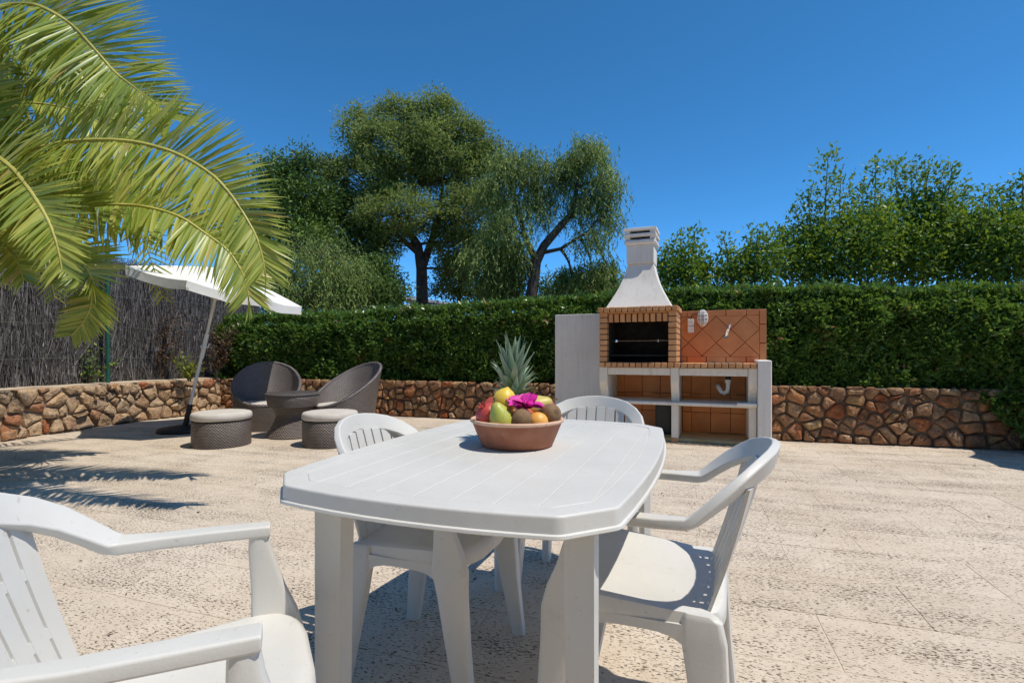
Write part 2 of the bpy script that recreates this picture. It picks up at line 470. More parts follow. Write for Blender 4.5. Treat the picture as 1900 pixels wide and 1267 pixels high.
class MB:
    def __init__(s):
        s.v, s.f = [], []

    def add(s, vs, fs):
        n = len(s.v)
        s.v.extend([tuple(p) for p in vs])
        s.f.extend([tuple(i + n for i in f) for f in fs])
        return s

    def box(s, x0, x1, y0, y1, z0, z1, b=0.0):
        """box with chamfered edges (b = chamfer)"""
        if b <= 0:
            v = [(x, y, z) for z in (z0, z1) for y in (y0, y1) for x in (x0, x1)]
            return s.add(v, [(0, 2, 3, 1), (4, 5, 7, 6), (0, 1, 5, 4), (2, 6, 7, 3), (0, 4, 6, 2), (1, 3, 7, 5)])
        bm = bmesh.new()
        bmesh.ops.create_cube(bm, size=1.0)
        for q in bm.verts:
            q.co = Vector(((x0 + x1) / 2 + q.co.x * (x1 - x0), (y0 + y1) / 2 + q.co.y * (y1 - y0),
                           (z0 + z1) / 2 + q.co.z * (z1 - z0)))
        bmesh.ops.bevel(bm, geom=list(bm.edges), offset=b, segments=1, affect='EDGES')
        bm.verts.index_update()
        s.add([q.co for q in bm.verts], [[q.index for q in f.verts] for f in bm.faces])
        bm.free()
        return s

    def rings(s, rs, cap0=True, cap1=True, closed=False):
        n = len(rs[0])
        base = len(s.v)
        for r in rs:
            s.v.extend([tuple(p) for p in r])
        m = len(rs)
        for i in range(m if closed else m - 1):
            a, b = base + i * n, base + ((i + 1) % m) * n
            for j in range(n):
                k = (j + 1) % n
                s.f.append((a + j, a + k, b + k, b + j))
        if not closed:
            if cap0:
                s.f.append(tuple(base + j for j in reversed(range(n))))
            if cap1:
                s.f.append(tuple(base + (m - 1) * n + j for j in range(n)))
        return s

    def tube(s, path, rad, n=8):
        path = [Vector(p) for p in path]
        if isinstance(rad, (int, float)):
            rad = [rad] * len(path)
        rs, up = [], None
        for i, p in enumerate(path):
            t = (path[min(i + 1, len(path) - 1)] - path[max(i - 1, 0)]).normalized()
            if up is None:
                up = Vector((0, 0, 1)) if abs(t.z) < 0.9 else Vector((1, 0, 0))
            a = t.cross(up)
            if a.length < 1e-4:
                a = t.cross(Vector((0, 1, 0)))
            a.normalize()
            b = a.cross(t).normalized()
            up = b
            rs.append([p + (a * math.cos(2 * math.pi * k / n) + b * math.sin(2 * math.pi * k / n)) * rad[i] for k in range(n)])
        return s.rings(rs)

    def lathe(s, prof, n=24, c=(0, 0, 0), cap0=True, cap1=True):
        rs = [[(c[0] + r * math.cos(2 * math.pi * k / n), c[1] + r * math.sin(2 * math.pi * k / n), c[2] + z)
               for k in range(n)] for r, z in prof]
        return s.rings(rs, cap0, cap1)

    def prism(s, pts, fn0, fn1):
        n = len(pts)
        return s.rings([[fn0(p) for p in pts], [fn1(p) for p in pts]])

    def build(s, name, mat, parent=None, smooth=35, shift=None):
        me = bpy.data.meshes.new(name)
        vs = s.v
        if shift is not None:
            vs = [(p[0] - shift[0], p[1] - shift[1], p[2] - shift[2]) for p in vs]
        me.from_pydata(vs, [], s.f)
        bm = bmesh.new()
        bm.from_mesh(me)
        bmesh.ops.recalc_face_normals(bm, faces=bm.faces)
        bm.to_mesh(me)
        bm.free()
        if smooth:
            me.polygons.foreach_set('use_smooth', [True] * len(me.polygons))
            me.set_sharp_from_angle(angle=R(smooth))
        me.materials.append(M[mat])
        o = link(name, me, parent)
        if mat == 'plastic' and smooth:
            wnm = o.modifiers.new('flat_faces', 'WEIGHTED_NORMAL')
            wnm.keep_sharp = True
            wnm.weight = 80
        return o


def sec(c, a, b, w, t, r=0.3, n=3):
    """rounded rectangle ring at c spanned by unit vectors a (width w) and b (thickness t)"""
    rr = min(w, t) * r
    pts = []
    for sx, sy, a0 in ((1, 1, 0), (-1, 1, 90), (-1, -1, 180), (1, -1, 270)):
        for k in range(n):
            an = R(a0 + 90 * k / (n - 1))
            x = sx * (w / 2 - rr) + rr * math.cos(an)
            y = sy * (t / 2 - rr) + rr * math.sin(an)
            pts.append(c + a * x + b * y)
    return pts


def quads_mesh(name, V, rnd, mat, parent=None, k=4, smooth=False):
    """V: (N*k,3) vertices, one k-gon per leaf; rnd: (N,) colour value of each"""
    n = len(rnd)
    me = bpy.data.meshes.new(name)
    me.vertices.add(n * k)
    me.vertices.foreach_set('co', np.ascontiguousarray(V, dtype=np.float32).ravel())
    me.loops.add(n * k)
    me.loops.foreach_set('vertex_index', np.arange(n * k, dtype=np.int32))
    me.polygons.add(n)
    me.polygons.foreach_set('loop_start', np.arange(0, n * k, k, dtype=np.int32))
    me.update(calc_edges=True)
    at_ = me.attributes.new('rnd', 'FLOAT', 'FACE')
    at_.data.foreach_set('value', np.ascontiguousarray(rnd, dtype=np.float32))
    me.materials.append(M[mat])
    return link(name, me, parent)


def unit(a):
    return a / np.maximum(np.linalg.norm(a, axis=1, keepdims=True), 1e-9)


def leaves(name, pos, d, L, W, mat, parent=None, rnd=None, shift=None, nrm=None):
    n = len(pos)
    d = unit(d)
    if nrm is None:
        nrm = unit(rng.normal(size=(n, 3)) + np.array([0, 0, 0.7]))
    s = unit(np.cross(d, nrm))
    nn = np.cross(s, d)
    L = np.broadcast_to(np.asarray(L, float).reshape(-1, 1), (n, 1))
    W = np.broadcast_to(np.asarray(W, float).reshape(-1, 1), (n, 1))
    mid = pos + d * L * 0.5 + nn * L * 0.06
    V = np.stack([pos, mid + s * W / 2, pos + d * L, mid - s * W / 2], axis=1)
    if shift is not None:
        V = V - np.array(shift)
    if rnd is None:
        rnd = rng.random(n)
    return quads_mesh(name, V.reshape(-1, 3), rnd, mat, parent)


# ------------------------------------------------------------------ ground and patio
g = MB()
g.add([(-600, -600, -0.06), (600, -600, -0.06), (600, 900, -0.06), (-600, 900, -0.06)], [(0, 1, 2, 3)])
tag(g.build('ground', 'earth'), kind='structure')

LEFT = [(-5.75, 3.6), (-5.88, 6.2), (-5.62, 7.6), (-5.05, 8.85)]
BACK = [(-5.05, 8.85), (-3.6, 8.72), (-2.2, 8.43), (-0.81, 7.94), (1.1, 7.28)]
RIGHT = [(3.02, 6.02), (4.14, 5.70), (5.04, 5.44), (7.2, 4.85)]

pb = MB()
outline = [(-5.6, -4), (-5.6, 3.6), (-5.7, 6.2), (-5.45, 7.6), (-4.9, 8.7), (-3.6, 8.55), (-2.2, 8.3), (-0.8, 7.8), (1.1, 7.1), (2.9, 6.3),
           (4.1, 5.75), (5.0, 5.5), (7.1, 4.9), (8, 4.6), (8, -4)]
pb.prism(outline, lambda p: (p[0], p[1], -0.05), lambda p: (p[0], p[1], -0.0022))
patio = tag(pb.build('patio', 'joint', smooth=None), 'pale pitted stone slab patio', kind='structure')


def inside(p, poly):
    c = False
    j = len(poly) - 1
    for i in range(len(poly)):
        if (poly[i][1] > p[1]) != (poly[j][1] > p[1]) and \
                p[0] < (poly[j][0] - poly[i][0]) * (p[1] - poly[i][1]) / (poly[j][1] - poly[i][1]) + poly[i][0]:
            c = not c
        j = i
    return c


def clip_half(poly, nx, ny, c):
    """keep nx*x+ny*y <= c"""
    out = []
    for i in range(len(poly)):
        a, b = poly[i], poly[(i + 1) % len(poly)]
        da, db = nx * a[0] + ny * a[1] - c, nx * b[0] + ny * b[1] - c
        if da <= 0:
            out.append(a)
        if (da < 0 < db) or (db < 0 < da):
            t = da / (da - db)
            out.append((a[0] + (b[0] - a[0]) * t, a[1] + (b[1] - a[1]) * t))
    return out


SL, SW, GAP = 0.80, 0.386, 0.0025
ex = Vector((math.cos(ROW_ANG), math.sin(ROW_ANG), 0))
ey = Vector((-math.sin(ROW_ANG), math.cos(ROW_ANG), 0))
slab_me = []
for v in range(4):
    mb = MB()
    h = 0.0
    r2 = [(-SL / 2 + GAP / 2, -SW / 2 + GAP / 2), (SL / 2 - GAP / 2, -SW / 2 + GAP / 2), (SL / 2 - GAP / 2, SW / 2 - GAP / 2), (-SL / 2 + GAP / 2, SW / 2 - GAP / 2)]
    # slightly worn edges
    ring = []
    for i in range(4):
        a, b = r2[i], r2[(i + 1) % 4]
        for k in range(3):
            t = k / 3
            j = random.uniform(-0.0025, 0.001)
            cx = a[0] + (b[0] - a[0]) * t
            cy = a[1] + (b[1] - a[1]) * t
            ring.append((cx * (1 + j / (SL / 2)), cy * (1 + j / (SW / 2))))
    mb.rings([[(x, y, -0.03) for x, y in ring], [(x, y, -0.0012) for x, y in ring],
              [(x * 0.9965, y * 0.993, 0) for x, y in ring]])
    o = mb.build('slab', 'patio', None, smooth=None)
    me = o.data
    bpy.data.objects.remove(o)
    slab_me.append(me)
slabs = []
for r in range(-30, 40):
    # rows lie so that the joints fall where the photograph shows them
    yy = 2.475 + r * SW
    for c in range(-20, 20):
        xx = 0.871 + SL / 2 + c * SL + (0.41 if r % 2 else 0)
        p = ex * xx + ey * yy
        if p.y < 1.2 or p.y > 9.2 or abs(p.x) > p.y * 1.04 + 0.7 or abs(p.x) > 7.2:
            continue
        cs = [p + ex * a * SL * 0.5 + ey * b * SW * 0.5 for a in (-1, 1) for b in (-1, 1)]
        nin = sum(inside((q.x, q.y), outline) for q in cs)
        if nin < 1:
            continue
        slabs.append(p)
slabs.sort(key=lambda p: p.y)
for p in slabs[:330]:
    o = link('slab', random.choice(slab_me), patio)
    o.location = (p.x, p.y, random.uniform(-0.0008, 0.0008))
    o.rotation_euler = (0, 0, ROW_ANG + random.choice((0, math.pi)) + random.uniform(-0.002, 0.002))


# ------------------------------------------------------------------ dry stone walls
class Poly:
    def __init__(s, pts):
        s.p = [Vector((a[0], a[1], 0)) for a in pts]
        s.l = [0]
        for i in range(len(s.p) - 1):
            s.l.append(s.l[-1] + (s.p[i + 1] - s.p[i]).length)
        s.L = s.l[-1]

    def frame(s, t):
        t = max(0, min(s.L, t))
        i = 0
        while i < len(s.p) - 2 and t > s.l[i + 1]:
            i += 1
        d = (s.p[i + 1] - s.p[i]).normalized()
        # smooth the direction near the bends
        def dirn(k):
            k = max(0, min(len(s.p) - 2, k))
            return (s.p[k + 1] - s.p[k]).normalized()
        f = (t - s.l[i]) / (s.l[i + 1] - s.l[i])
        dd = dirn(i) * (1 - abs(f - 0.5)) + dirn(i + 1 if f > 0.5 else i - 1) * abs(f - 0.5)
        dd.normalize()
        return s.p[i] + d * (t - s.l[i]), Vector((dd.y, -dd.x, 0))   # outward = towards the patio

    def at(s, t, out, z):
        p, n = s.frame(t)
        return Vector((p.x + n.x * out, p.y + n.y * out, z))


def stone_cells(L, H, size):
    pts = []
    z = 0
    row = 0
    while z < H + size * 0.3:
        hh = size * random.uniform(0.45, 0.85)
        x = -random.uniform(0, size)
        while x < L + size:
            w = size * random.choice((0.45, 0.7, 0.9, 1.1, 1.4, 1.7))
            pts.append((x + w / 2 + random.uniform(-.05, .05) * size, z + hh / 2 + random.uniform(-.26, .26) * size))
            x += w
        z += hh
        row += 1
    # a few small packing stones
    for _ in range(int(len(pts) * 0.22)):
        pts.append((random.uniform(0, L), random.uniform(0.03, H)))
    cells = []
    wts = [random.uniform(0, 0.22) * size * size for _ in pts]
    for i, a in enumerate(pts):
        poly = [(0, 0), (L, 0), (L, H), (0, H)]
        near = sorted((j for j in range(len(pts)) if j != i), key=lambda j: (pts[j][0] - a[0]) ** 2 + (pts[j][1] - a[1]) ** 2)[:22]
        for j in near:
            b = pts[j]
            nx, ny = b[0] - a[0], b[1] - a[1]
            poly = clip_half(poly, nx, ny, (b[0] ** 2 + b[1] ** 2 - a[0] ** 2 - a[1] ** 2 + wts[i] - wts[j]) / 2)
            if len(poly) < 3:
                break
        if len(poly) >= 3:
            cells.append(poly)
    return cells


def poly_area(p):
    return 0.5 * abs(sum(p[i][0] * p[(i + 1) % len(p)][1] - p[(i + 1) % len(p)][0] * p[i][1] for i in range(len(p))))


def stone_wall(label, pts, H, size, mat, depth, prefix_cap):
    pl = Poly(pts)
    base = pl.at(pl.L / 2, -depth / 2, 0)
    root = thing('stone_wall', label, 'stone wall', base)
    mb = MB()
    n = max(8, int(pl.L / 0.3))
    rs = []
    for i in range(n + 1):
        t = pl.L * i / n
        top = H - 0.025 + 0.012 * math.sin(t * 5.1)
        rs.append([pl.at(t, -0.005, -0.05), pl.at(t, -0.005, top), pl.at(t, -depth * 0.5, top + 0.012), pl.at(t, -depth, top), pl.at(t, -depth, -0.05)])
    mb.rings(rs)
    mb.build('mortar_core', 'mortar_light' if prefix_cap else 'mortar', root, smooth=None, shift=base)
    if prefix_cap:
        cap = MB()
        cap.rings([[pl.at(pl.L * i / n, -0.012, H - 0.035), pl.at(pl.L * i / n, -0.012, H + 0.004 + 0.01 * math.sin(i * 2.3)), pl.at(pl.L * i / n, -depth + 0.01, H + 0.012),
                    pl.at(pl.L * i / n, -depth + 0.01, H - 0.035)] for i in range(n + 1)])
        cap.build('coping', 'cap_mortar', root, smooth=None, shift=base)
    for cell in stone_cells(pl.L, H, size):
        if poly_area(cell) < 0.0016:
            continue
        cx = sum(p[0] for p in cell) / len(cell)
        cz = sum(p[1] for p in cell) / len(cell)
        gap = 0.006 + 0.005 * random.random()
        # even out: short edges collapse, corners get cut
        ring = []
        m = len(cell)
        for i in range(m):
            a, b = cell[i], cell[(i + 1) % m]
            l = math.hypot(b[0] - a[0], b[1] - a[1])
            if l < 0.018:
                continue
            for t in ((0.12, 0.5, 0.88) if l > 0.11 else (0.15, 0.85) if l > 0.05 else (0.5,)):
                q = random.uniform(-0.05, 0.015) if t == 0.5 else 0
                ring.append((a[0] + (b[0] - a[0]) * t - (b[1] - a[1]) * q * -1, a[1] + (b[1] - a[1]) * t + (b[0] - a[0]) * q * -1))
        if len(ring) < 4:
            continue
        rmean = math.sqrt(poly_area(cell) / math.pi)
        k = max(0.5, 1 - gap / rmean)
        ring = [(cx + (x - cx) * k * random.uniform(0.94, 1.0), cz + (z - cz) * k * random.uniform(0.94, 1.0)) for x, z in ring]
        proud = random.uniform(0.02, 0.065)
        tilt = random.uniform(-0.12, 0.12)
        tilz = random.uniform(-0.18, 0.05)

        def lay(sc, o):
            return [pl.at(cx + (x - cx) * sc, o + (x - cx) * tilt * (sc < 1) + (z - cz) * tilz * (sc < 1) + random.uniform(-.009, .009) * (sc < 1),
                          max(0.0, cz + (z - cz) * sc)) for x, z in ring]
        mb = MB()
        mb.rings([lay(1.0, -0.03), lay(1.0, proud * 0.25), lay(0.92, proud * 0.8), lay(0.62, proud * 1.05), lay(0.25, proud * 1.1)], cap0=False)
        ctr = pl.at(cx, 0, cz)
        o = mb.build('stone', mat, root, smooth=48, shift=ctr)
        o.location = ctr - base
    return root, pl


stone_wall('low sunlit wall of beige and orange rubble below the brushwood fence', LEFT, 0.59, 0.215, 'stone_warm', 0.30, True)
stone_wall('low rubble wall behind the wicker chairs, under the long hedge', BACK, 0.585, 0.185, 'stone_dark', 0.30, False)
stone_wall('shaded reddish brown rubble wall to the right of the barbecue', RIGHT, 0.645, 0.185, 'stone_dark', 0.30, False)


# ------------------------------------------------------------------ hedge
def hedge(label, pts, z0, z1, depth, n_face, n_top, spill=None):
    """clipped hedge along a line; leaves lie in a shell over a dark filler core"""
    pl = Poly(pts)
    base = pl.at(pl.L / 2, -depth / 2, 0)
    root = thing('hedge', label, 'hedge', base)
    mb = MB()
    n = 30
    rs = []
    for i in range(n + 1):
        t = pl.L * i / n
        zt = z1(t) - 0.14
        zb = z0(t)
        rs.append([pl.at(t, -0.13, zb), pl.at(t, -0.13, zt - 0.15), pl.at(t, -0.27, zt), pl.at(t, -depth + 0.2, zt), pl.at(t, -depth + 0.1, zb)])
    mb.rings(rs)
    mb.build('stems', 'dark_core', root, smooth=None, shift=base)  # solid near-black box, fills the hedge and darkens gaps between leaves
    P, D, S = [], [], []
    N = n_face + n_top
    C = []
    for i in range(N):
        t = random.uniform(0, pl.L)
        p, nv = pl.frame(t)
        zb, zt = z0(t), z1(t)
        bumpv = mnoise.noise(Vector((t * 1.7, 0, 3.1)))
        if i < n_face:
            z = zb + (zt - zb) * random.random() ** 0.93
            rel = (z - zb) / (zt - zb)
            bulge = 0.13 * mnoise.noise(Vector((t * 1.5, z * 2.0, 0))) + 0.09 * mnoise.noise(Vector((t * 5, z * 5, 7)))
            roundt = -0.30 * max(0, (rel - 0.78) / 0.22) ** 1.8
            out = bulge + roundt - abs(random.gauss(0, 0.075)) + 0.05
            hollow = mnoise.noise(Vector((t * 2.6, z * 3.4, 11))) + 0.5 * mnoise.noise(Vector((t * 7, z * 8, 5)))
            if hollow > 0.30 and random.random() < 0.75:
                out -= 0.10
            if spill and t > spill:
                out += 0.36 * min(1, (t - spill) / 0.7) * (1 - 0.5 * rel)
            dirv = nv * random.uniform(0.2, 1.2) + Vector((random.gauss(0, .6), random.gauss(0, .6), random.gauss(0.25, .6)))
        else:
            out = -random.uniform(0.02, depth - 0.1)
            z = zt + 0.075 * mnoise.noise(Vector((t * 3, out * 4, 2))) + 0.05 * bumpv - abs(random.gauss(0, 0.05)) + 0.03
            if out > -0.2:
                z -= 0.4 * (0.2 + out) ** 1.5
            if random.random() < 0.10:
                z += random.uniform(0, 0.11) * (0.5 + mnoise.noise(Vector((t * 6, 1, 9))))
            dirv = Vector((random.gauss(0, .7), random.gauss(0, .7), random.uniform(0.1, 1.3)))
        P.append((p.x + nv.x * out, p.y + nv.y * out, z))
        C.append(0.20 * mnoise.noise(Vector((t * 1.1, z * 1.6, 21))) + (0.5 if mnoise.noise(Vector((t * 3.1, z * 3.7, 31))) > 0.42 and random.random() < 0.35 else 0))
        D.append(dirv)
        S.append(random.uniform(0.7, 1.25))
    P = np.array(P)
    D = np.array([tuple(d) for d in D])
    S = np.array(S)
    o = leaves('foliage', P, D, 0.078 * S, 0.034 * S, 'hedge', root, rnd=np.clip(rng.normal(0.42, 0.20, len(P)) + np.array(C), 0, 1), shift=base)
    return root


HB = [(-5.5, 9.1), (-4.9, 9.02), (-3.6, 8.84), (-2.2, 8.57), (-0.81, 8.09), (1.1, 7.45), (2.2, 6.95)]
HR = [(2.2, 6.95), (3.02, 6.22), (4.14, 5.88), (5.04, 5.62), (5.5, 5.45), (7.6, 4.75)]
hedge('long clipped dark green hedge behind the wicker chairs and pineapple', HB, lambda t: 0.54,
      lambda t: 1.66 + 0.19 * min(1, max(0, (t - 2.0) / 5.0)), 0.8, 52000, 15000)
hedge('clipped dark green hedge above the stone wall right of the barbecue', HR,
      lambda t: 0.60 if t < 3.1 else max(0.02, 0.60 - (t - 3.1) * 1.1),
      lambda t: 1.85 - 0.155 * min(1, max(0, t / 3.4)), 0.85, 70000, 20000, spill=3.0)


# ------------------------------------------------------------------ trees
def bez(a, b, bend, n=6):
    a, b = Vector(a), Vector(b)
    m = (a + b) / 2 + Vector(bend)
    return [a * (1 - t) ** 2 + m * 2 * t * (1 - t) + b * t * t for t in [i / n for i in range(n + 1)]]


def tree(name, label, base, trunks, lobes, leafmat, bark, L, W, droop=0, group=None, clump=0.30, per=26, cat='tree', up=0.3):
    """trunks: list of (path, radii); lobes: (centre, radii, number of twig clumps)"""
    base = Vector(base)
    root = thing(name, label, cat, base, group=group)
    for path, rad in trunks:
        mb = MB().tube(path, rad, 9)
        mb.build('trunk', bark, root, shift=base)
    anchors = [Vector(p) for path, rad in trunks for p in path[len(path) // 3:]]
    P, D, S = [], [], []
    tw = MB()
    for c, r, n in lobes:
        c = Vector(c)
        low = [q for q in anchors if q.z < c.z + 0.1] or anchors
        a = min(low, key=lambda q: (q - c).length)
        if (a - c).length > 0.15:
            path = bez(a, c, (random.uniform(-.2, .2), random.uniform(-.2, .2), 0.12 * (c - a).length), 6)
            rr = 0.035 + 0.012 * max(r)
            mb = MB().tube(path, [rr * (1 - 0.75 * i / 6) for i in range(7)], 6)
            mb.build('limb', bark, root, shift=base)
        for k in range(n):
            d = Vector((random.gauss(0, 1), random.gauss(0, 1), random.gauss(0, 1))).normalized()
            rad = random.uniform(0.35, 1.0) ** 0.6
            e = Vector((c.x + d.x * r[0] * rad, c.y + d.y * r[1] * rad, c.z + d.z * r[2] * rad))
            if random.random() < 0.6:
                path = bez(c + (e - c) * 0.15, e, (0, 0, 0.1), 3)
                tw.tube(path, [0.013, 0.010, 0.007, 0.003], 3)
            cl = clump * random.uniform(0.7, 1.3)
            m = int(per * random.uniform(0.7, 1.3))
            if droop:
                for q in range(max(3, m // 9)):
                    p = e + Vector((random.gauss(0, cl), random.gauss(0, cl), random.gauss(0, cl * 0.6)))
                    ln = random.uniform(0.25, 0.25 + droop)
                    dx, dy = random.gauss(0, 0.16), random.gauss(0, 0.16)
                    st = 9
                    for i in range(st):
                        t = i / st
                        P.append(p + Vector((dx * t, dy * t, -ln * t)))
                        D.append((dx * 2 + random.gauss(0, .5), dy * 2 + random.gauss(0, .5), -0.9))
                        S.append(random.uniform(0.7, 1.2))
            else:
                for q in range(m):
                    o = Vector((random.gauss(0, cl), random.gauss(0, cl), random.gauss(0, cl * 0.75)))
                    if o.length > 1.9 * cl:
                        o *= 1.9 * cl / o.length * random.random()
                    P.append(e + o)
                    D.append((d.x * 0.6 + random.gauss(0, .7), d.y * 0.6 + random.gauss(0, .7), up + random.gauss(0, .6)))
                    S.append(random.uniform(0.65, 1.25))
    if tw.v:
        tag(tw.build('twigs', bark, root, smooth=None, shift=base), kind='stuff')
    P = np.array([tuple(p) for p in P])
    D = np.array([tuple(d) for d in D])
    S = np.array(S)
    # colour drifts slowly through the crown, on top of the leaf to leaf scatter
    ph = np.sin(P[:, 0] * 2.3 + P[:, 2] * 1.7) * 0.12 + np.sin(P[:, 1] * 3.1 - P[:, 2] * 2.9) * 0.1
    rnd = np.clip(rng.normal(0.45, 0.2, len(P)) + ph, 0, 1)
    leaves('crown', P, D, L * S, W * S, leafmat, root, rnd=rnd, shift=base, nrm=unit(rng.normal(size=(len(P), 3)) + np.array([0.5, -0.3, 1.3])))
    return root


def lobe(px, py, Y, rx, ry, n, rdepth=None):
    c = at(px, py, Y)
    return (c, (rx / 950 * Y, rdepth or (rx / 950 * Y * 0.9), ry / 950 * Y), n)


def pth(*pts):
    return [at(*p) for p in pts]


# big evergreen oak in the middle
Y = 14.0
b0 = at(782, 724, Y); b0.z = -0.06
tree('evergreen_oak', 'large round-topped dark green oak left of the drooping tree', b0,
     [([b0] + pth((783, 560, Y), (782, 500, Y), (775, 455, Y), (755, 425, Y), (735, 400, Y)), [0.20, 0.17, 0.15, 0.12, 0.09, 0.05]),
      (pth((782, 500, Y), (800, 450, 14.2), (815, 400, 14.2), (822, 340, 14.2)), [0.12, 0.10, 0.07, 0.04]),
      (pth((776, 470, Y), (730, 430, 13.6), (690, 410, 13.5)), [0.08, 0.06, 0.03])],
     [lobe(745, 285, Y, 100, 75, 210), lobe(830, 300, 14.2, 80, 80, 170), lobe(680, 335, 13.6, 75, 55, 120),
      lobe(665, 245, 14, 34, 42, 30), lobe(735, 212, 14, 36, 26, 30), lobe(800, 205, 14, 50, 24, 40), lobe(862, 250, 14, 40, 40, 40), lobe(880, 400, 13.8, 75, 55, 110),
      lobe(740, 400, 13.4, 95, 40, 120), lobe(645, 400, 14, 48, 45, 60), lobe(890, 330, 14.3, 45, 50, 50), lobe(620, 325, 14, 28, 30, 18), lobe(690, 455, 13.8, 60, 34, 70), lobe(860, 455, 13.9, 60, 32, 60), lobe(690, 510, 14.2, 38, 40, 50), lobe(845, 505, 14.4, 30, 36, 40), lobe(600, 320, 14, 26, 26, 16), lobe(915, 290, 14.2, 26, 30, 22)],
     'oak', 'bark', 0.088, 0.036, clump=0.17, per=100)

# drooping pepper tree to its right
Y = 12.0
b1 = at(984, 735, Y); b1.z = -0.06
tree('pepper_tree', 'drooping feathery light green pepper tree with a leaning dark trunk', b1,
     [([b1] + pth((985, 560, Y), (992, 505, Y), (995, 485, Y), (1010, 455, Y), (1040, 420, Y), (1062, 395, Y), (1070, 350, Y), (1075, 310, Y)),
       [0.15, 0.14, 0.13, 0.12, 0.10, 0.085, 0.065, 0.045, 0.02]),
      (pth((995, 485, Y), (975, 440, 12.2), (960, 390, 12.2), (950, 340, 12.2)), [0.085, 0.065, 0.045, 0.02]),
      (pth((1003, 470, Y), (1040, 462, 11.8), (1075, 440, 11.7), (1095, 425, 11.7)), [0.05, 0.04, 0.03, 0.012])],
     [lobe(1085, 275, Y, 42, 26, 40), lobe(1118, 335, Y, 32, 30, 30), lobe(1055, 310, 12.1, 28, 28, 20), lobe(965, 300, 12.2, 50, 28, 44), lobe(1010, 320, 12.2, 35, 30, 24),
      lobe(925, 345, 12.3, 40, 42, 36), lobe(945, 420, 11.8, 40, 42, 40), lobe(1000, 380, 12.2, 40, 34, 26), lobe(1085, 375, 12, 38, 30, 26), lobe(1130, 390, 12, 22, 22, 12),
      lobe(1095, 435, 11.7, 36, 20, 12), lobe(1100, 505, 12.2, 42, 26, 34), lobe(900, 470, 12, 38, 40, 44), lobe(955, 485, 12.3, 30, 38, 30), lobe(930, 525, 12.2, 45, 24, 30), lobe(1060, 520, 12.3, 40, 24, 30), lobe(1130, 500, 12.2, 24, 30, 18)],
     'pepper', 'bark', 0.10, 0.026, droop=0.38, clump=0.15, per=108)

# trees and bushes on the left, behind the hedge
Y = 13.0
b2 = at(540, 730, Y); b2.z = -0.06
tree('broadleaf_tree', 'dark broadleaf tree between the palm fronds and the large oak', b2,
     [([b2] + pth((535, 560, Y), (530, 480, Y), (528, 420, Y), (520, 370, Y)), [0.15, 0.13, 0.11, 0.07, 0.03]),
      (pth((531, 490, Y), (560, 430, Y), (580, 390, Y)), [0.08, 0.06, 0.03])],
     [lobe(520, 330, Y, 42, 38, 70), lobe(560, 380, Y, 60, 55, 105), lobe(600, 400, 13.3, 40, 60, 60), lobe(500, 420, Y, 50, 60, 70),
      lobe(560, 450, 12.7, 60, 40, 80), lobe(495, 500, 13, 40, 45, 60), lobe(620, 470, 13.2, 45, 45, 60), lobe(560, 300, 13, 22, 20, 14)],
     'dark_leaf', 'bark', 0.095, 0.042, clump=0.22, per=70)
Y = 11.2
b3 = at(620, 740, Y); b3.z = -0.06
tree('weeping_shrub', 'bushy grey green shrub with arching twigs under the oak', b3,
     [([b3] + pth((615, 600, Y), (610, 520, Y), (600, 480, Y)), [0.10, 0.08, 0.06, 0.02])],
     [lobe(600, 475, Y, 75, 42, 60), lobe(640, 520, Y, 55, 50, 50), lobe(550, 520, Y, 55, 45, 46), lobe(590, 550, 11, 85, 30, 50)],
     'pepper', 'bark', 0.08, 0.022, droop=0.4, clump=0.2, per=90, cat='shrub')
Y = 11.6
b4 = at(660, 745, Y); b4.z = -0.06
tree('dark_shrub', 'dark leafy shrub under the oak, just above the hedge', b4,
     [([b4] + pth((668, 600, Y), (672, 540, Y), (680, 500, Y)), [0.09, 0.07, 0.05, 0.02])],
     [lobe(650, 545, Y, 65, 32, 80), lobe(720, 548, 12, 35, 28, 40), lobe(540, 555, 11.8, 60, 30, 60), lobe(690, 510, 12, 30, 45, 30)],
     'dark_leaf', 'bark', 0.09, 0.04, clump=0.2, per=70, cat='shrub')
Y = 15.5
for k, (px, py) in enumerate(((850, 500), (925, 510), (1060, 530), (705, 520), (1120, 545))):
    bb = at(px, 720, Y); bb.z = -0.06
    tree('understorey_shrub', ['dark thin shrub seen between the oak trunk and the drooping tree', 'dark shrub behind the trunk of the drooping tree',
                               'low dark shrub behind the right side of the drooping tree', 'dark dense shrub just left of the oak trunk', 'low dark shrub just left of the barbecue chimney'][k], bb,
         [([bb] + pth((px, 580, Y), (px + 6, py, Y), (px - 4, py - 45, Y)), [0.09, 0.07, 0.05, 0.02])],
         [lobe(px, py + 10, Y, (34, 50, 70, 34, 40)[k], (50, 50, 28, 48, 22)[k], (50, 80, 70, 70, 40)[k]), lobe(px - 10, py + 38, Y, 45, 16, 34)],
         'dark_leaf', 'bark', 0.11, 0.045, clump=0.24, per=52, cat='shrub', group=None)

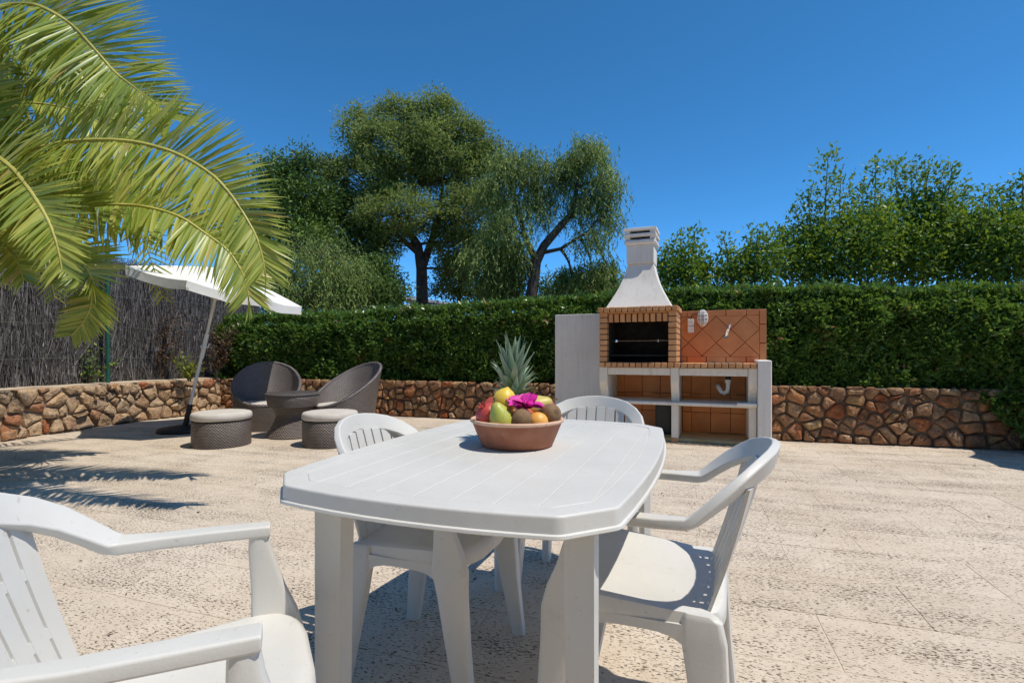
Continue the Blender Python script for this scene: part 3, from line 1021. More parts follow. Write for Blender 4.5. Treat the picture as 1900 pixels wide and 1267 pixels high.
# tall bright shrubs to the right
def upright(px, Y, shoots, label, n_low, lows):
    bb = at(px, 700, Y); bb.z = -0.06
    root = thing('tall_shrub', label, 'shrub', bb)
    P, D, S, mbt = [], [], [], MB()
    for (sx, sy, w) in shoots:
        tip = at(sx, sy, Y + random.uniform(-.4, .4))
        foot = at(px + (sx - px) * 0.35, 600, Y)
        foot.z = 0.6
        path = bez(foot, tip, (random.uniform(-.15, .15), random.uniform(-.2, .2), 0.2), 14)
        MB().tube(path, [0.03 * (1 - 0.85 * i / 14) for i in range(15)], 5).build('branch', 'bark_grey', root, shift=bb)
        nl = int(620 * w)
        for q in range(nl):
            t = random.random() ** 0.8
            c = path[min(14, int(t * 14))].lerp(path[min(14, int(t * 14) + 1)], (t * 14) % 1)
            spread = 0.36 * w * (1.08 - t) ** 0.5 + 0.05
            # short side shoots make tufts along the branch
            tuft = Vector((math.sin(q // 9 * 2.4), math.cos(q // 9 * 2.4), 0.35)) * spread * random.uniform(0.1, 1.0)
            P.append(c + tuft + Vector((random.gauss(0, .04), random.gauss(0, .04), random.gauss(0, .04))))
            D.append((tuft.x * 2 + random.gauss(0, .5), tuft.y * 2 + random.gauss(0, .5), 0.5 + random.gauss(0, .4)))
            S.append(random.uniform(0.7, 1.25))
    for (lx, ly, rx, ry, n) in lows:
        c, r, n = lobe(lx, ly, Y, rx, ry, n)
        for k in range(n):
            d = Vector((random.gauss(0, 1), random.gauss(0, 1), random.gauss(0, 1))).normalized() * random.uniform(0.3, 1) ** 0.6
            e = Vector((c.x + d.x * r[0], c.y + d.y * r[1], c.z + d.z * r[2]))
            for q in range(34):
                P.append(e + Vector((random.gauss(0, .14), random.gauss(0, .14), random.gauss(0, .12))))
                D.append((random.gauss(0, .7), random.gauss(0, .7), 0.35 + random.gauss(0, .5)))
                S.append(random.uniform(0.7, 1.25))
    P = np.array([tuple(p) for p in P]); D = np.array(D); S = np.array(S)
    ph = np.sin(P[:, 0] * 3.3 + P[:, 2] * 2.1) * 0.14
    leaves('crown', P, D, 0.078 * S, 0.038 * S, 'bright_leaf', root, rnd=np.clip(rng.normal(0.45, 0.2, len(P)) + ph, 0, 1), shift=bb, nrm=unit(rng.normal(size=(len(P), 3)) + np.array([0.4, -0.3, 1.0])))


upright(1560, 8.6, [(1537, 285, 1.15), (1560, 330, 1.2), (1500, 360, 1.2), (1475, 385, 1.1), (1625, 300, 1.1), (1600, 345, 1.3), (1520, 420, 1.3),
                    (1450, 425, 1.2), (1580, 400, 1.4)],
        'tall bright green shrub whose highest shoot stands left of centre above the right hedge', 0,
        [(1540, 470, 75, 60, 110), (1480, 480, 55, 45, 60), (1600, 450, 60, 80, 90)])
upright(1700, 8.8, [(1660, 300, 1.2), (1690, 305, 1.3), (1715, 302, 1.2), (1750, 318, 1.2), (1768, 305, 0.8), (1790, 345, 1.1), (1720, 360, 1.4), (1640, 380, 1.4), (1780, 380, 1.3)],
        'broad leafy shrub in the middle of the row above the right hedge', 0,
        [(1690, 440, 85, 80, 140), (1750, 440, 70, 70, 90), (1660, 480, 70, 50, 70)])
upright(1860, 8.5, [(1835, 350, 1.2), (1870, 350, 1.1), (1898, 325, 1.2), (1850, 390, 1.4), (1920, 330, 1.2), (1815, 400, 1.3), (1890, 400, 1.4), (1950, 350, 1.3)],
        'leafy shrub at the right edge of the picture above the hedge', 0,
        [(1850, 450, 75, 70, 110), (1900, 450, 80, 80, 110), (1800, 480, 60, 50, 60)])
upright(1260, 8.2, [(1290, 428, 0.8), (1262, 440, 0.9), (1240, 465, 0.9), (1292, 462, 0.9), (1225, 490, 0.8), (1310, 480, 0.8)],
        'small bright shrub just right of the barbecue chimney', 0, [(1255, 505, 45, 26, 40), (1310, 510, 25, 18, 14)])
upright(1385, 8.3, [(1342, 438, 0.55), (1350, 465, 0.7), (1405, 425, 0.95), (1425, 440, 0.9), (1390, 455, 0.9), (1370, 480, 0.6)],
        'small yellow green shrub between the chimney shrub and the tall row', 0, [(1400, 495, 38, 26, 34), (1350, 508, 26, 16, 14)])

# ------------------------------------------------------------------ white house far behind
hx = at(775, 560, 34)
hroot = thing('house', 'white house glimpsed far off below the oak crown', 'house', (hx.x, 36, -0.06))
MB().box(-1.2, 1.9, -1.5, 4, 0, 4.35).build('wall', 'far_wall', hroot, smooth=None)
MB().rings([[(-1.5, y, 4.8), (2.2, y, 4.3), (2.2, y, 4.45), (-1.5, y, 5.0)] for y in (-1.9, 4.4)]).build('roof', 'roof', hroot, smooth=None)
MB().box(-0.2, 0.5, -1.56, -1.48, 2.6, 3.6).build('window', 'window', hroot, smooth=None)

# ------------------------------------------------------------------ unseen house added behind the camera to bounce warm light
bounce_house = thing('bounce_house', 'unseen cream two-storey house added behind the camera for warm bounce light', 'house', (0, -6.5, -0.06))
MB().box(-7.5, 7.5, -4.0, 2.8, 0, 5.6).build('wall', 'bounce_house_wall', bounce_house, smooth=None)
MB().rings([[(-8.0, y, 5.62), (8.0, y, 5.62), (8.0, y, 5.82), (0, y, 7.2), (-8.0, y, 5.82)] for y in (-4.6, 3.3)]).build('roof', 'bounce_house_roof', bounce_house, smooth=None)
for x, w, z0, z1 in ((-4.6, 1.5, 0.08, 2.3), (0.2, 2.4, 0.08, 2.3), (4.8, 1.3, 0.95, 2.2), (-4.6, 1.2, 3.4, 4.7), (0.2, 1.6, 3.2, 4.9), (4.8, 1.2, 3.4, 4.7)):
    wf = MB().box(x - w / 2, x + w / 2, 2.79, 2.84, z0, z1).build('window_frame', 'lamp_white', bounce_house, smooth=None)
    MB().box(x - w / 2 + 0.08, x - 0.03, 2.842, 2.85, z0 + 0.08, z1 - 0.08).build('pane', 'window', wf, smooth=None)
    MB().box(x + 0.03, x + w / 2 - 0.08, 2.842, 2.85, z0 + 0.08, z1 - 0.08).build('pane', 'window', wf, smooth=None)

# ------------------------------------------------------------------ brushwood fence on the left
FP = Poly([(-6.0, 3.4), (-6.12, 6.2), (-5.86, 7.7), (-5.2, 9.0), (-4.9, 9.9)])
fb = FP.at(FP.L / 2, 0, 0.55)
fence = thing('brushwood_fence', 'grey brown brushwood screen fence with green post on the left', 'fence', fb)
FT = 2.42
mb = MB()
mb.rings([[FP.at(FP.L * i / 24, -0.03, 0.5), FP.at(FP.L * i / 24, -0.03, FT - 0.08), FP.at(FP.L * i / 24, -0.06, FT - 0.08), FP.at(FP.L * i / 24, -0.06, 0.5)] for i in range(25)])
mb.build('backing', 'dark_core', fence, smooth=None, shift=fb)
n = 46000
ts = rng.random(n) * FP.L
zs = 0.5 + rng.random(n) * (FT - 0.6)
ln = rng.uniform(0.12, 0.5, n)
V = np.zeros((n, 4, 3))
for i in range(n):
    p, nv = FP.frame(ts[i])
    tv = Vector((-nv.y, nv.x, 0))
    o = random.uniform(-0.03, 0.035)
    a = Vector((p.x + nv.x * o, p.y + nv.y * o, zs[i]))
    lean = random.gauss(0, 0.16) if random.random() < 0.85 else random.gauss(0, 0.7)
    bend = Vector((nv.x, nv.y, 0)) * random.gauss(0, 0.05)
    tip = a + (tv * lean + Vector((0, 0, 1)) + bend).normalized() * ln[i]
    tip.z = min(tip.z, FT + random.uniform(-.1, .06))
    w = tv * random.uniform(0.0018, 0.0042) + Vector((nv.x, nv.y, 0)) * random.uniform(-.004, .004)
    V[i] = [a - w, a + w, tip + w * 0.5, tip - w * 0.5]
V -= np.array(fb)
tag(quads_mesh('brush', V.reshape(-1, 3), np.clip(rng.beta(1.5, 2.0, n), 0, 1), 'brush', fence), kind='stuff')
for z in (0.95, 1.40, 1.85, 2.30):
    MB().tube([FP.at(FP.L * i / 20, 0.045, z + 0.01 * math.sin(i * 2.1)) for i in range(21)], 0.0022, 4).build('wire', 'wire', fence, shift=fb)
for (px, top) in ((200.5, 2.62), (-330, 2.6)):
    Yp = 7.28 if px > 0 else 4.6
    p = at(px, 700, Yp)
    if px < 0:
        p.x = -6.0
    q = MB().tube([(p.x, p.y, 0.40), (p.x - 0.01, p.y, top)], 0.028, 10)
    post = q.build('post', 'green_metal', fence, shift=fb)
    MB().lathe([(0.031, top - 0.01), (0.031, top + 0.012), (0.012, top + 0.028)], 10, (p.x - 0.01, p.y, 0)).build('cap', 'green_metal', post, shift=fb)


def tuft(name, label, px, py, Y, r, n, mat, size, cat='plant', h=0.5):
    b = at(px, py, Y)
    b.z = 0.57
    root = thing(name, label, cat, b)
    mbs = MB()
    P, D = [], []
    for k in range(9):
        tip = Vector((random.gauss(0, r), random.gauss(0, r * 0.3), random.uniform(0.5, 1.0) * h))
        path = bez((random.uniform(-.03, .03), 0, 0), tip, (0, 0, 0.08), 5)
        mbs.tube(path, [0.006, 0.005, 0.004, 0.003, 0.002, 0.0015], 4)
        for q in range(n // 9):
            t = random.uniform(0.25, 1.05)
            c = path[0].lerp(tip, t) + Vector((random.gauss(0, .04), random.gauss(0, .03), random.gauss(0, .04)))
            P.append(tuple(c)); D.append((random.gauss(0, .7), random.gauss(0, .7), random.gauss(0.4, .5)))
    mbs.build('stems', 'bark_grey', root)
    leaves('foliage', np.array(P), np.array(D), size, size * 0.4, mat, root)


tuft('small_plant', 'yellow green seedling growing on the wall beside the parasol pole', 352, 690, 8.15, 0.18, 260, 'yellow_leaf', 0.07, h=0.42)
tuft('small_plant', 'dark green weed on the wall left of the yellow seedling', 165, 700, 7.15, 0.22, 300, 'dark_leaf', 0.07, h=0.5)
tuft('dry_bush', 'dry reddish brown twiggy bush against the fence under the parasol', 300, 690, 8.15, 0.30, 700, 'dry_leaf', 0.06, h=1.25)
tuft('dry_bush', 'dry twiggy bush where the brushwood fence meets the hedge', 400, 690, 8.75, 0.22, 600, 'dry_leaf', 0.06, h=1.2)

# ------------------------------------------------------------------ barbecue
BB = thing('barbecue', 'brick and white concrete barbecue with chimney hood, sink counter and shelves', 'barbecue', (1.85, 5.80, 0), R(-22))
def bpart(name, mat, fn, parent=None, smooth=None):
    mb = MB()
    fn(mb)
    return mb.build(name, mat, parent or BB, smooth=smooth)
bpart('base_slab', 'ochre_concrete', lambda m: m.box(-0.868, 0.838, 0.05, 0.585, 0, 0.05, 0.006))
# pillars with a corbel profile
def pillar(x0, x1):
    prof = [(0.0, 0.853), (0.0, 0.71), (0.012, 0.66), (0.045, 0.61), (0.075, 0.57), (0.085, 0.53), (0.085, 0.4645),
            (0.58, 0.4645), (0.58, 0.853)]
    mb = MB()
    mb.rings([[(x0, y, z) for y, z in prof], [(x1, y, z) for y, z in prof]])
    mb.build('pillar', 'concrete', BB, smooth=30)
    MB().box(x0 + 0.004, x1 - 0.004, 0.03, 0.58, 0.052, 0.4235, 0.006).build('lower_pillar', 'concrete', BB, smooth=None)
    MB().box(x0 + 0.004, x1 - 0.004, 0.018, 0.12, 0.0, 0.05, 0.006).build('foot_brick', 'brick', BB, smooth=None)
for x0, x1 in ((-0.866, -0.775), (-0.050, 0.036), (0.754, 0.838)):
    pillar(x0, x1)
bpart('shelf', 'concrete', lambda m: m.box(-0.868, 0.838, 0.012, 0.575, 0.4255, 0.4625, 0.006))
for x0, x1 in ((-0.773, -0.052), (0.038, 0.752)):
    bpart('beam', 'concrete', lambda m: m.box(x0, x1, 0.014, 0.075, 0.767, 0.853, 0.005))
bpart('counter_slab', 'concrete', lambda m: m.box(-0.866, 0.838, 0.078, 0.575, 0.8555, 0.893, 0.004))
bpart('counter_joint', 'brick_joint', lambda m: m.box(-0.862, 0.836, 0.0, 0.076, 0.8555, 0.900))
bshape = []
N = 24
pit = (0.840 + 0.868) / N
for i in range(N):
    x = -0.868 + pit * i
    j = random.uniform(-.002, .002)
    bpart('brick', 'brick', lambda m: m.box(x + 0.005, x + pit - 0.006, -0.022 + j, 0.092, 0.8572, 0.909 + j, 0.004))
# counter behind the bricks on the sink side, with its basin
bpart('counter_tile', 'tile', lambda m: m.box(0.055, 0.30, 0.095, 0.572, 0.8945, 0.905, 0.003))
bpart('counter_tile', 'tile', lambda m: m.box(0.72, 0.836, 0.095, 0.572, 0.8945, 0.905, 0.003))
def basin(m):
    rs = []
    for (k, z) in ((1.0, 0.909), (1.0, 0.897), (0.93, 0.907), (0.86, 0.80), (0.8, 0.795)):
        rs.append([(0.51 + sx * 0.2 * k, 0.33 + sy * 0.22 * k, z) for sx, sy in ((-1, -1), (1, -1), (1, 1), (-1, 1))])
    m.rings(rs, cap0=False)
bpart('sink_basin', 'steel', basin)
# firebox
ROWS, RH = 9, 0.0662
Z0 = 0.909
for side, (xa, xb) in ((-1, (-0.868, -0.776)), (1, (-0.075, 0.017))):
    bpart('mortar_core', 'brick_joint', lambda m: m.box(xa + 0.004, xb - 0.004, 0.006, 0.572, Z0 + 0.001, Z0 + ROWS * RH))
    for r in range(ROWS):
        z = Z0 + r * RH
        j = random.uniform(-.002, .002)
        bpart('brick', 'brick', lambda m: m.box(xa + j, xb + j, 0.0 + j, 0.112, z + 0.010, z + RH - 0.001, 0.004))
        ys = [0.120, 0.232, 0.344, 0.456, 0.574]
        for q in range(4):
            j = random.uniform(-.002, .002)
            bpart('brick', 'brick', lambda m: m.box(xa + 0.002 + j, xb - 0.002 + j, ys[q], ys[q + 1] - 0.008, z + 0.010, z + RH - 0.001, 0.004))
bpart('fireback', 'soot', lambda m: m.box(-0.772, -0.079, 0.52, 0.572, Z0, Z0 + ROWS * RH))
bpart('fire_floor', 'soot', lambda m: m.box(-0.772, -0.079, 0.095, 0.518, Z0 - 0.012, Z0 + 0.006))
bpart('soot_lining', 'soot', lambda m: m.box(-0.7755, -0.768, 0.10, 0.518, Z0 + 0.008, Z0 + ROWS * RH))
bpart('soot_lining', 'soot', lambda m: m.box(-0.083, -0.0755, 0.10, 0.518, Z0 + 0.008, Z0 + ROWS * RH))
bpart('smoke_baffle', 'soot', lambda m: m.box(-0.765, -0.085, 0.125, 0.15, 1.40, 1.50))
ZT = Z0 + ROWS * RH     # 1.505
# lintel of upright bricks under a thin ledge
bpart('lintel_joint', 'brick_joint', lambda m: m.box(-0.774, -0.077, 0.045, 0.12, 1.392, 1.484))
for i in range(10):
    x = -0.774 + 0.0697 * i
    bpart('brick', 'brick', lambda m: m.box(x + 0.009, x + 0.0697 - 0.009, 0.03, 0.10, 1.388, 1.482, 0.004))
bpart('ledge', 'brick', lambda m: m.box(-0.774, -0.077, 0.012, 0.12, 1.4865, 1.5035, 0.003))
bpart('top_joint', 'brick_joint', lambda m: m.box(-0.876, 0.026, -0.015, 0.570, ZT + 0.002, 1.553))
pit = (0.034 + 0.884) / 13
for i in range(13):
    x = -0.884 + pit * i
    j = random.uniform(-.002, .002)
    bpart('brick', 'brick', lambda m: m.box(x + 0.004, x + pit - 0.006, -0.028 + j, 0.075, ZT + 0.0005, 1.560 + j, 0.004))
for q in range(7):
    y = 0.079 + q * 0.0705
    bpart('brick', 'brick', lambda m: m.box(-0.075, 0.034, y + 0.004, y + 0.066, ZT + 0.0005, 1.560, 0.004))
    bpart('brick', 'brick', lambda m: m.box(-0.884, -0.775, y + 0.004, y + 0.066, ZT + 0.0005, 1.560, 0.004))
# rotisserie rod and grate
def rod(m):
    m.tube([(-0.81, 0.20, 1.165), (-0.04, 0.20, 1.168)], 0.006, 6)
rd = bpart('rotisserie_rod', 'chrome', rod, smooth=40)
for x in (-0.705, -0.205):
    MB().lathe([(0.008, -0.02), (0.02, -0.014), (0.022, 0), (0.02, 0.014), (0.008, 0.02)], 10, (x, 0.20, 1.167)).build('rod_clamp', 'chrome', rd)
gr = bpart('grate', 'iron', lambda m: (m.box(-0.765, -0.085, 0.13, 0.142, 0.985, 0.997), m.box(-0.765, -0.085, 0.478, 0.49, 0.985, 0.997)))
for i in range(22):
    MB().tube([(-0.75 + i * 0.031, 0.131, 0.999), (-0.75 + i * 0.031, 0.489, 0.999)], 0.003, 4).build('grate_bar', 'iron', gr)
# hood and flue
HC = -0.425
prof = [(1.5615, 0.372, 0.040), (1.60, 0.352, 0.062), (1.66, 0.318, 0.093), (1.73, 0.280, 0.128), (1.80, 0.245, 0.160), (1.87, 0.214, 0.192), (1.95, 0.187, 0.222),
        (2.03, 0.166, 0.246), (2.10, 0.152, 0.268)]
def hood(m):
    m.rings([[(HC - hw, yf, z), (HC + hw, yf, z), (HC + hw, 0.566, z), (HC - hw, 0.566, z)] for z, hw, yf in prof])
bpart('hood', 'render', hood, smooth=25)
bpart('flue', 'render', lambda m: m.box(HC - 0.161, HC + 0.161, 0.241, 0.563, 2.1025, 2.325, 0.004))
def slab(name, hw, z0, z1, b=0.006):
    bpart(name, 'render', lambda m: m.box(HC - hw, HC + hw, 0.402 - hw, 0.402 + hw, z0, z1, b))
slab('collar', 0.188, 2.3265, 2.392, 0.02)
slab('cowl_ring', 0.192, 2.425, 2.462)
for (a, z0, z1) in ((0.15, 2.393, 2.4245), (0.15, 2.463, 2.4945)):
    for sx in (-1, 1):
        for sy in (-1, 1):
            bpart('cowl_foot', 'render', lambda m: m.box(HC + sx * a - 0.03, HC + sx * a + 0.03, 0.402 + sy * a - 0.03, 0.402 + sy * a + 0.03, z0, z1))
bpart('cowl_throat', 'soot', lambda m: m.box(HC - 0.10, HC + 0.10, 0.302, 0.502, 2.393, 2.494))
bpart('chimney_cap', 'render', lambda m: m.rings([[(HC + sx * k, 0.402 + sy * k, z) for sx, sy in ((-1, -1), (1, -1), (1, 1), (-1, 1))]
                                                  for k, z in ((0.192, 2.4955), (0.195, 2.5), (0.192, 2.528), (0.10, 2.552))]))
# end panel, tap, drain trap
bpart('end_panel', 'render', lambda m: m.box(0.842, 0.976, -0.035, 0.585, 0, 0.942, 0.008))
bpart('shelf_trim', 'white_pvc', lambda m: m.tube([(0.64, 0.002, 0.466), (0.835, 0.002, 0.466)], 0.017, 10), smooth=40)
tap = bpart('tap', 'chrome', lambda m: (m.tube([(0.537, 0.58, 1.215), (0.537, 0.50, 1.215)], [0.026, 0.024], 12),
                                        m.tube([(0.537, 0.52, 1.215), (0.541, 0.50, 1.25), (0.548, 0.475, 1.29), (0.555, 0.43, 1.31), (0.556, 0.40, 1.29)], [0.017, 0.014, 0.012, 0.011, 0.012], 8)), smooth=40)
MB().tube([(0.545, 0.51, 1.24), (0.565, 0.50, 1.30), (0.58, 0.49, 1.35), (0.583, 0.485, 1.365)], [0.014, 0.011, 0.012, 0.006], 8).build('lever', 'chrome', tap)
trap = bpart('drain_trap', 'white_pvc', lambda m: (m.lathe([(0.034, 0.715), (0.034, 0.68), (0.026, 0.675)], 12, (0.555, 0.30, 0)),
    m.tube([(0.555, 0.30, 0.69), (0.555, 0.30, 0.62), (0.545, 0.30, 0.58), (0.515, 0.30, 0.562), (0.485, 0.30, 0.575), (0.465, 0.31, 0.605), (0.452, 0.33, 0.63), (0.45, 0.38, 0.635), (0.45, 0.56, 0.635)], 0.025, 10)), smooth=50)
MB().lathe([(0.05, 0.795), (0.05, 0.765), (0.03, 0.76), (0.03, 0.714)], 12, (0.555, 0.30, 0)).build('waste_fitting', 'black', trap)
# pebbles washed along the foot
mb = MB()
for i in range(420):
    x = random.uniform(0.03, 0.84) if random.random() < 0.85 else random.uniform(-0.86, 0.03)
    y = random.uniform(-0.055, 0.05)
    s_ = random.uniform(0.006, 0.013)
    v = [(x + s_ * a * random.uniform(.7, 1.2), y + s_ * b * random.uniform(.7, 1.2), max(0, 0.006 + s_ * c)) for a, b, c in ((1, 0, 0), (-1, 0, 0), (0, 1, 0), (0, -1, 0), (0, 0, 1), (0, 0, -1))]
    mb.add(v, [(0, 2, 4), (2, 1, 4), (1, 3, 4), (3, 0, 4), (2, 0, 5), (1, 2, 5), (3, 1, 5), (0, 3, 5)])
pe = mb.build('pebbles', 'pebble', None, smooth=None)
pe.location = (1.85, 5.80, 0)
pe.rotation_euler = (0, 0, R(-22))
tag(pe, 'strip of loose dark pebbles along the foot of the barbecue', 'pebbles', kind='stuff')

# wall behind the barbecue with its terracotta tiles
GW = thing('garden_wall', 'white rendered wall behind the barbecue with terracotta tiles on its right half', 'wall', (1.85, 5.80, 0), R(-22))
MB().box(-1.607, 0.974, 0.600, 0.72, 0, 1.538, 0.004).build('rendered_wall', 'render', GW, smooth=None)
MB().box(0.02, 0.973, 0.594, 0.5985, 0.88, 1.537).build('tile_bed', 'tile_joint', GW, smooth=None)
MB().box(-0.77, 0.752, 0.594, 0.5985, 0.05, 0.85).build('tile_bed', 'tile_joint', GW, smooth=None)


def tile_poly(poly, mat, thick=0.010, g=0.004):
    if poly_area(poly) < 0.0006:
        return
    cx = sum(p[0] for p in poly) / len(poly)
    cz = sum(p[1] for p in poly) / len(poly)
    rm = math.sqrt(poly_area(poly) / math.pi)
    j = random.uniform(-0.0015, 0.0015)
    sc = [max(0.3, 1 - g / rm / 1.2), max(0.25, 1 - (g + 0.003) / rm / 1.2)]
    mb = MB()
    mb.rings([[(cx + (x - cx) * sc[0], 0.5935, cz + (z - cz) * sc[0]) for x, z in poly],
              [(cx + (x - cx) * sc[0], 0.5935 - thick * 0.7 + j, cz + (z - cz) * sc[0]) for x, z in poly],
              [(cx + (x - cx) * sc[1], 0.5935 - thick + j, cz + (z - cz) * sc[1]) for x, z in poly]])
    mb.build('tile', mat, GW, smooth=None)


X0, X1, ZB, ZTT, BW = 0.02, 0.973, 0.905, 1.537, 0.072
for i in range(5):
    a, b = X0 + 0.0 + i * 0.222 - 0.15, X0 + (i + 1) * 0.222 - 0.15
    for z0, z1 in ((ZTT - BW, ZTT), (ZB, ZB + BW)):
        a_, b_ = max(X0, a), min(X1 - BW, b)
        if b_ - a_ > 0.02:
            tile_poly([(a_, z0), (b_, z0), (b_, z1), (a_, z1)], 'tile')
for z0, z1 in ((0.905, 1.14), (1.14, 1.36), (1.36, 1.537)):
    tile_poly([(X1 - BW, z0), (X1, z0), (X1, z1), (X1 - BW, z1)], 'tile')
hd = 0.159
for i in range(-3, 10):
    for k in range(-3, 6):
        if (i + k) % 2:
            continue
        cx, cz = 0.745 + (i - 3) * hd, 1.305 + (k - 1) * hd
        poly = [(cx - hd, cz), (cx, cz - hd), (cx + hd, cz), (cx, cz + hd)]
        for nx, nz, c in ((1, 0, X1 - BW), (-1, 0, -X0), (0, 1, ZTT - BW), (0, -1, -(ZB + BW))):
            poly = clip_half(poly, nx, nz, c) if len(poly) >= 3 else []
        if len(poly) >= 3:
            tile_poly(poly, 'tile')
for xa, xb in ((-0.77, -0.055), (0.04, 0.75)):
    for z0, z1 in ((0.055, 0.30), (0.30, 0.52), (0.52, 0.745), (0.745, 0.85)):
        x = xa - 0.12
        while x < xb:
            a, b = max(xa, x), min(xb, x + 0.222)
            if b - a > 0.02:
                tile_poly([(a, z0), (b, z0), (b, z1), (a, z1)], 'tile_low')
            x += 0.222


def on_bbq(x, y, z):
    c, s = math.cos(R(-22)), math.sin(R(-22))
    return (1.85 + c * x - s * y, 5.80 + s * x + c * y, z)


lamp = thing('bulkhead_lamp', 'oval white caged bulkhead lamp on the terracotta tiles', 'wall lamp', on_bbq(0.276, 0.582, 1.445), R(-22))
def oval(m, a, b, y, n=20):
    return [(a * math.cos(2 * math.pi * k / n) * (1 if True else 1), y, b * math.sin(2 * math.pi * k / n)) for k in range(n)]
mb = MB(); mb.rings([oval(mb, 0.058, 0.098, 0), oval(mb, 0.062, 0.102, -0.02), oval(mb, 0.056, 0.096, -0.028)]); mb.build('housing', 'lamp_white', lamp)
mb = MB(); mb.rings([oval(mb, 0.050, 0.088, -0.028), oval(mb, 0.048, 0.086, -0.055), oval(mb, 0.036, 0.07, -0.075), oval(mb, 0.012, 0.03, -0.084)]); mb.build('glass', 'lamp_glass', lamp)
for x in (-0.022, 0.022):
    MB().tube([(x, -0.026, -0.094), (x, -0.07, -0.085), (x, -0.09, -0.05), (x, -0.092, 0), (x, -0.09, 0.05), (x, -0.07, 0.085), (x, -0.026, 0.094)], 0.004, 6).build('cage_bar', 'lamp_white', lamp)
for z in (-0.045, 0.0, 0.045):
    MB().tube([(-0.056, -0.026, z), (-0.048, -0.07, z), (-0.02, -0.091, z), (0.02, -0.091, z), (0.048, -0.07, z), (0.056, -0.026, z)], 0.004, 6).build('cage_bar', 'lamp_white', lamp)
MB().tube([(-0.06, -0.012, 0.045), (-0.10, -0.012, 0.05), (-0.128, -0.012, 0.03), (-0.137, -0.012, -0.01)], 0.006, 6).build('cable', 'black', lamp)
sw = thing('socket_box', 'grey white twin socket box on the tiles left of the lamp', 'socket', on_bbq(0.139, 0.582, 1.27), R(-22))
MB().box(-0.036, 0.036, -0.045, 0, 0, 0.079, 0.005).build('lower_box', 'lamp_white', sw, smooth=None)
MB().box(-0.036, 0.036, -0.045, 0, 0.084, 0.163, 0.005).build('upper_box', 'lamp_white', sw, smooth=None)
bx = thing('black_cabinet', 'black metal cabinet tucked under the barbecue shelf beside the middle pillar', 'cabinet', on_bbq(-0.16, 0.40, 0.052), R(-22))
MB().box(-0.09, 0.09, -0.12, 0.12, 0, 0.355, 0.006).build('body', 'black', bx, smooth=None)
MB().box(-0.078, 0.078, -0.128, -0.121, 0.012, 0.34, 0.003).build('door', 'black', bx, smooth=None)

# ------------------------------------------------------------------ plastic table
TC = Vector((0.014, 1.62, 0))
TA = R(69.5 - 90)      # local +y runs along the table
table = thing('dining_table', 'white plastic garden table with chamfered corners and moulded planks', 'table', TC, TA)


def arc_pts(a, b, bulge, n):
    a, b = Vector((a[0], a[1])), Vector((b[0], b[1]))
    d = (b - a)
    nrm = Vector((d.y, -d.x)).normalized()
    return [tuple(a + d * t + nrm * bulge * 4 * t * (1 - t)) for t in [i / n for i in range(n)]]


def round_poly(pts, r, n=3):
    out = []
    m = len(pts)
    for i in range(m):
        p, a, b = Vector(pts[i]), Vector(pts[i - 1]), Vector(pts[(i + 1) % m])
        da, db = (a - p), (b - p)
        ang = da.angle(db)
        if ang > R(168):
            out.append(tuple(p)); continue
        k = min(r, da.length * 0.4, db.length * 0.4)
        p0, p1 = p + da.normalized() * k, p + db.normalized() * k
        for q in range(n + 1):
            t = q / n
            out.append(tuple(p0 * (1 - t) ** 2 + p * 2 * t * (1 - t) + p1 * t * t))
    return out


hw, he, sl, el = 0.405, 0.315, 0.548, 0.640
TO = []
TO += arc_pts((-he, -el), (he, -el), 0.030, 8)
TO += [(he, -el)]
TO += arc_pts((hw, -sl), (hw, sl), 0.034, 10)
TO += [(hw, sl)]
TO += arc_pts((he, el), (-he, el), 0.030, 8)
TO += [(-he, el)]
TO += arc_pts((-hw, sl), (-hw, -sl), 0.034, 10)
TO += [(-hw, -sl)]
TO_RAW = TO


def off(poly, d):
    """inset a convex outline by d"""
    out = []
    m = len(poly)
    for i in range(m):
        a, p, b = Vector(poly[i - 1]), Vector(poly[i]), Vector(poly[(i + 1) % m])
        n1 = Vector((-(p - a).y, (p - a).x)).normalized()
        n2 = Vector((-(b - p).y, (b - p).x)).normalized()
        nn = (n1 + n2)
        nn = nn.normalized() if nn.length > 1e-6 else n1
        out.append(tuple(p + nn * d / max(0.5, nn.dot(n1))))
    return out


def lay(d, z):
    return [(x, y, z) for x, y in round_poly(off(TO_RAW, d), 0.014)]


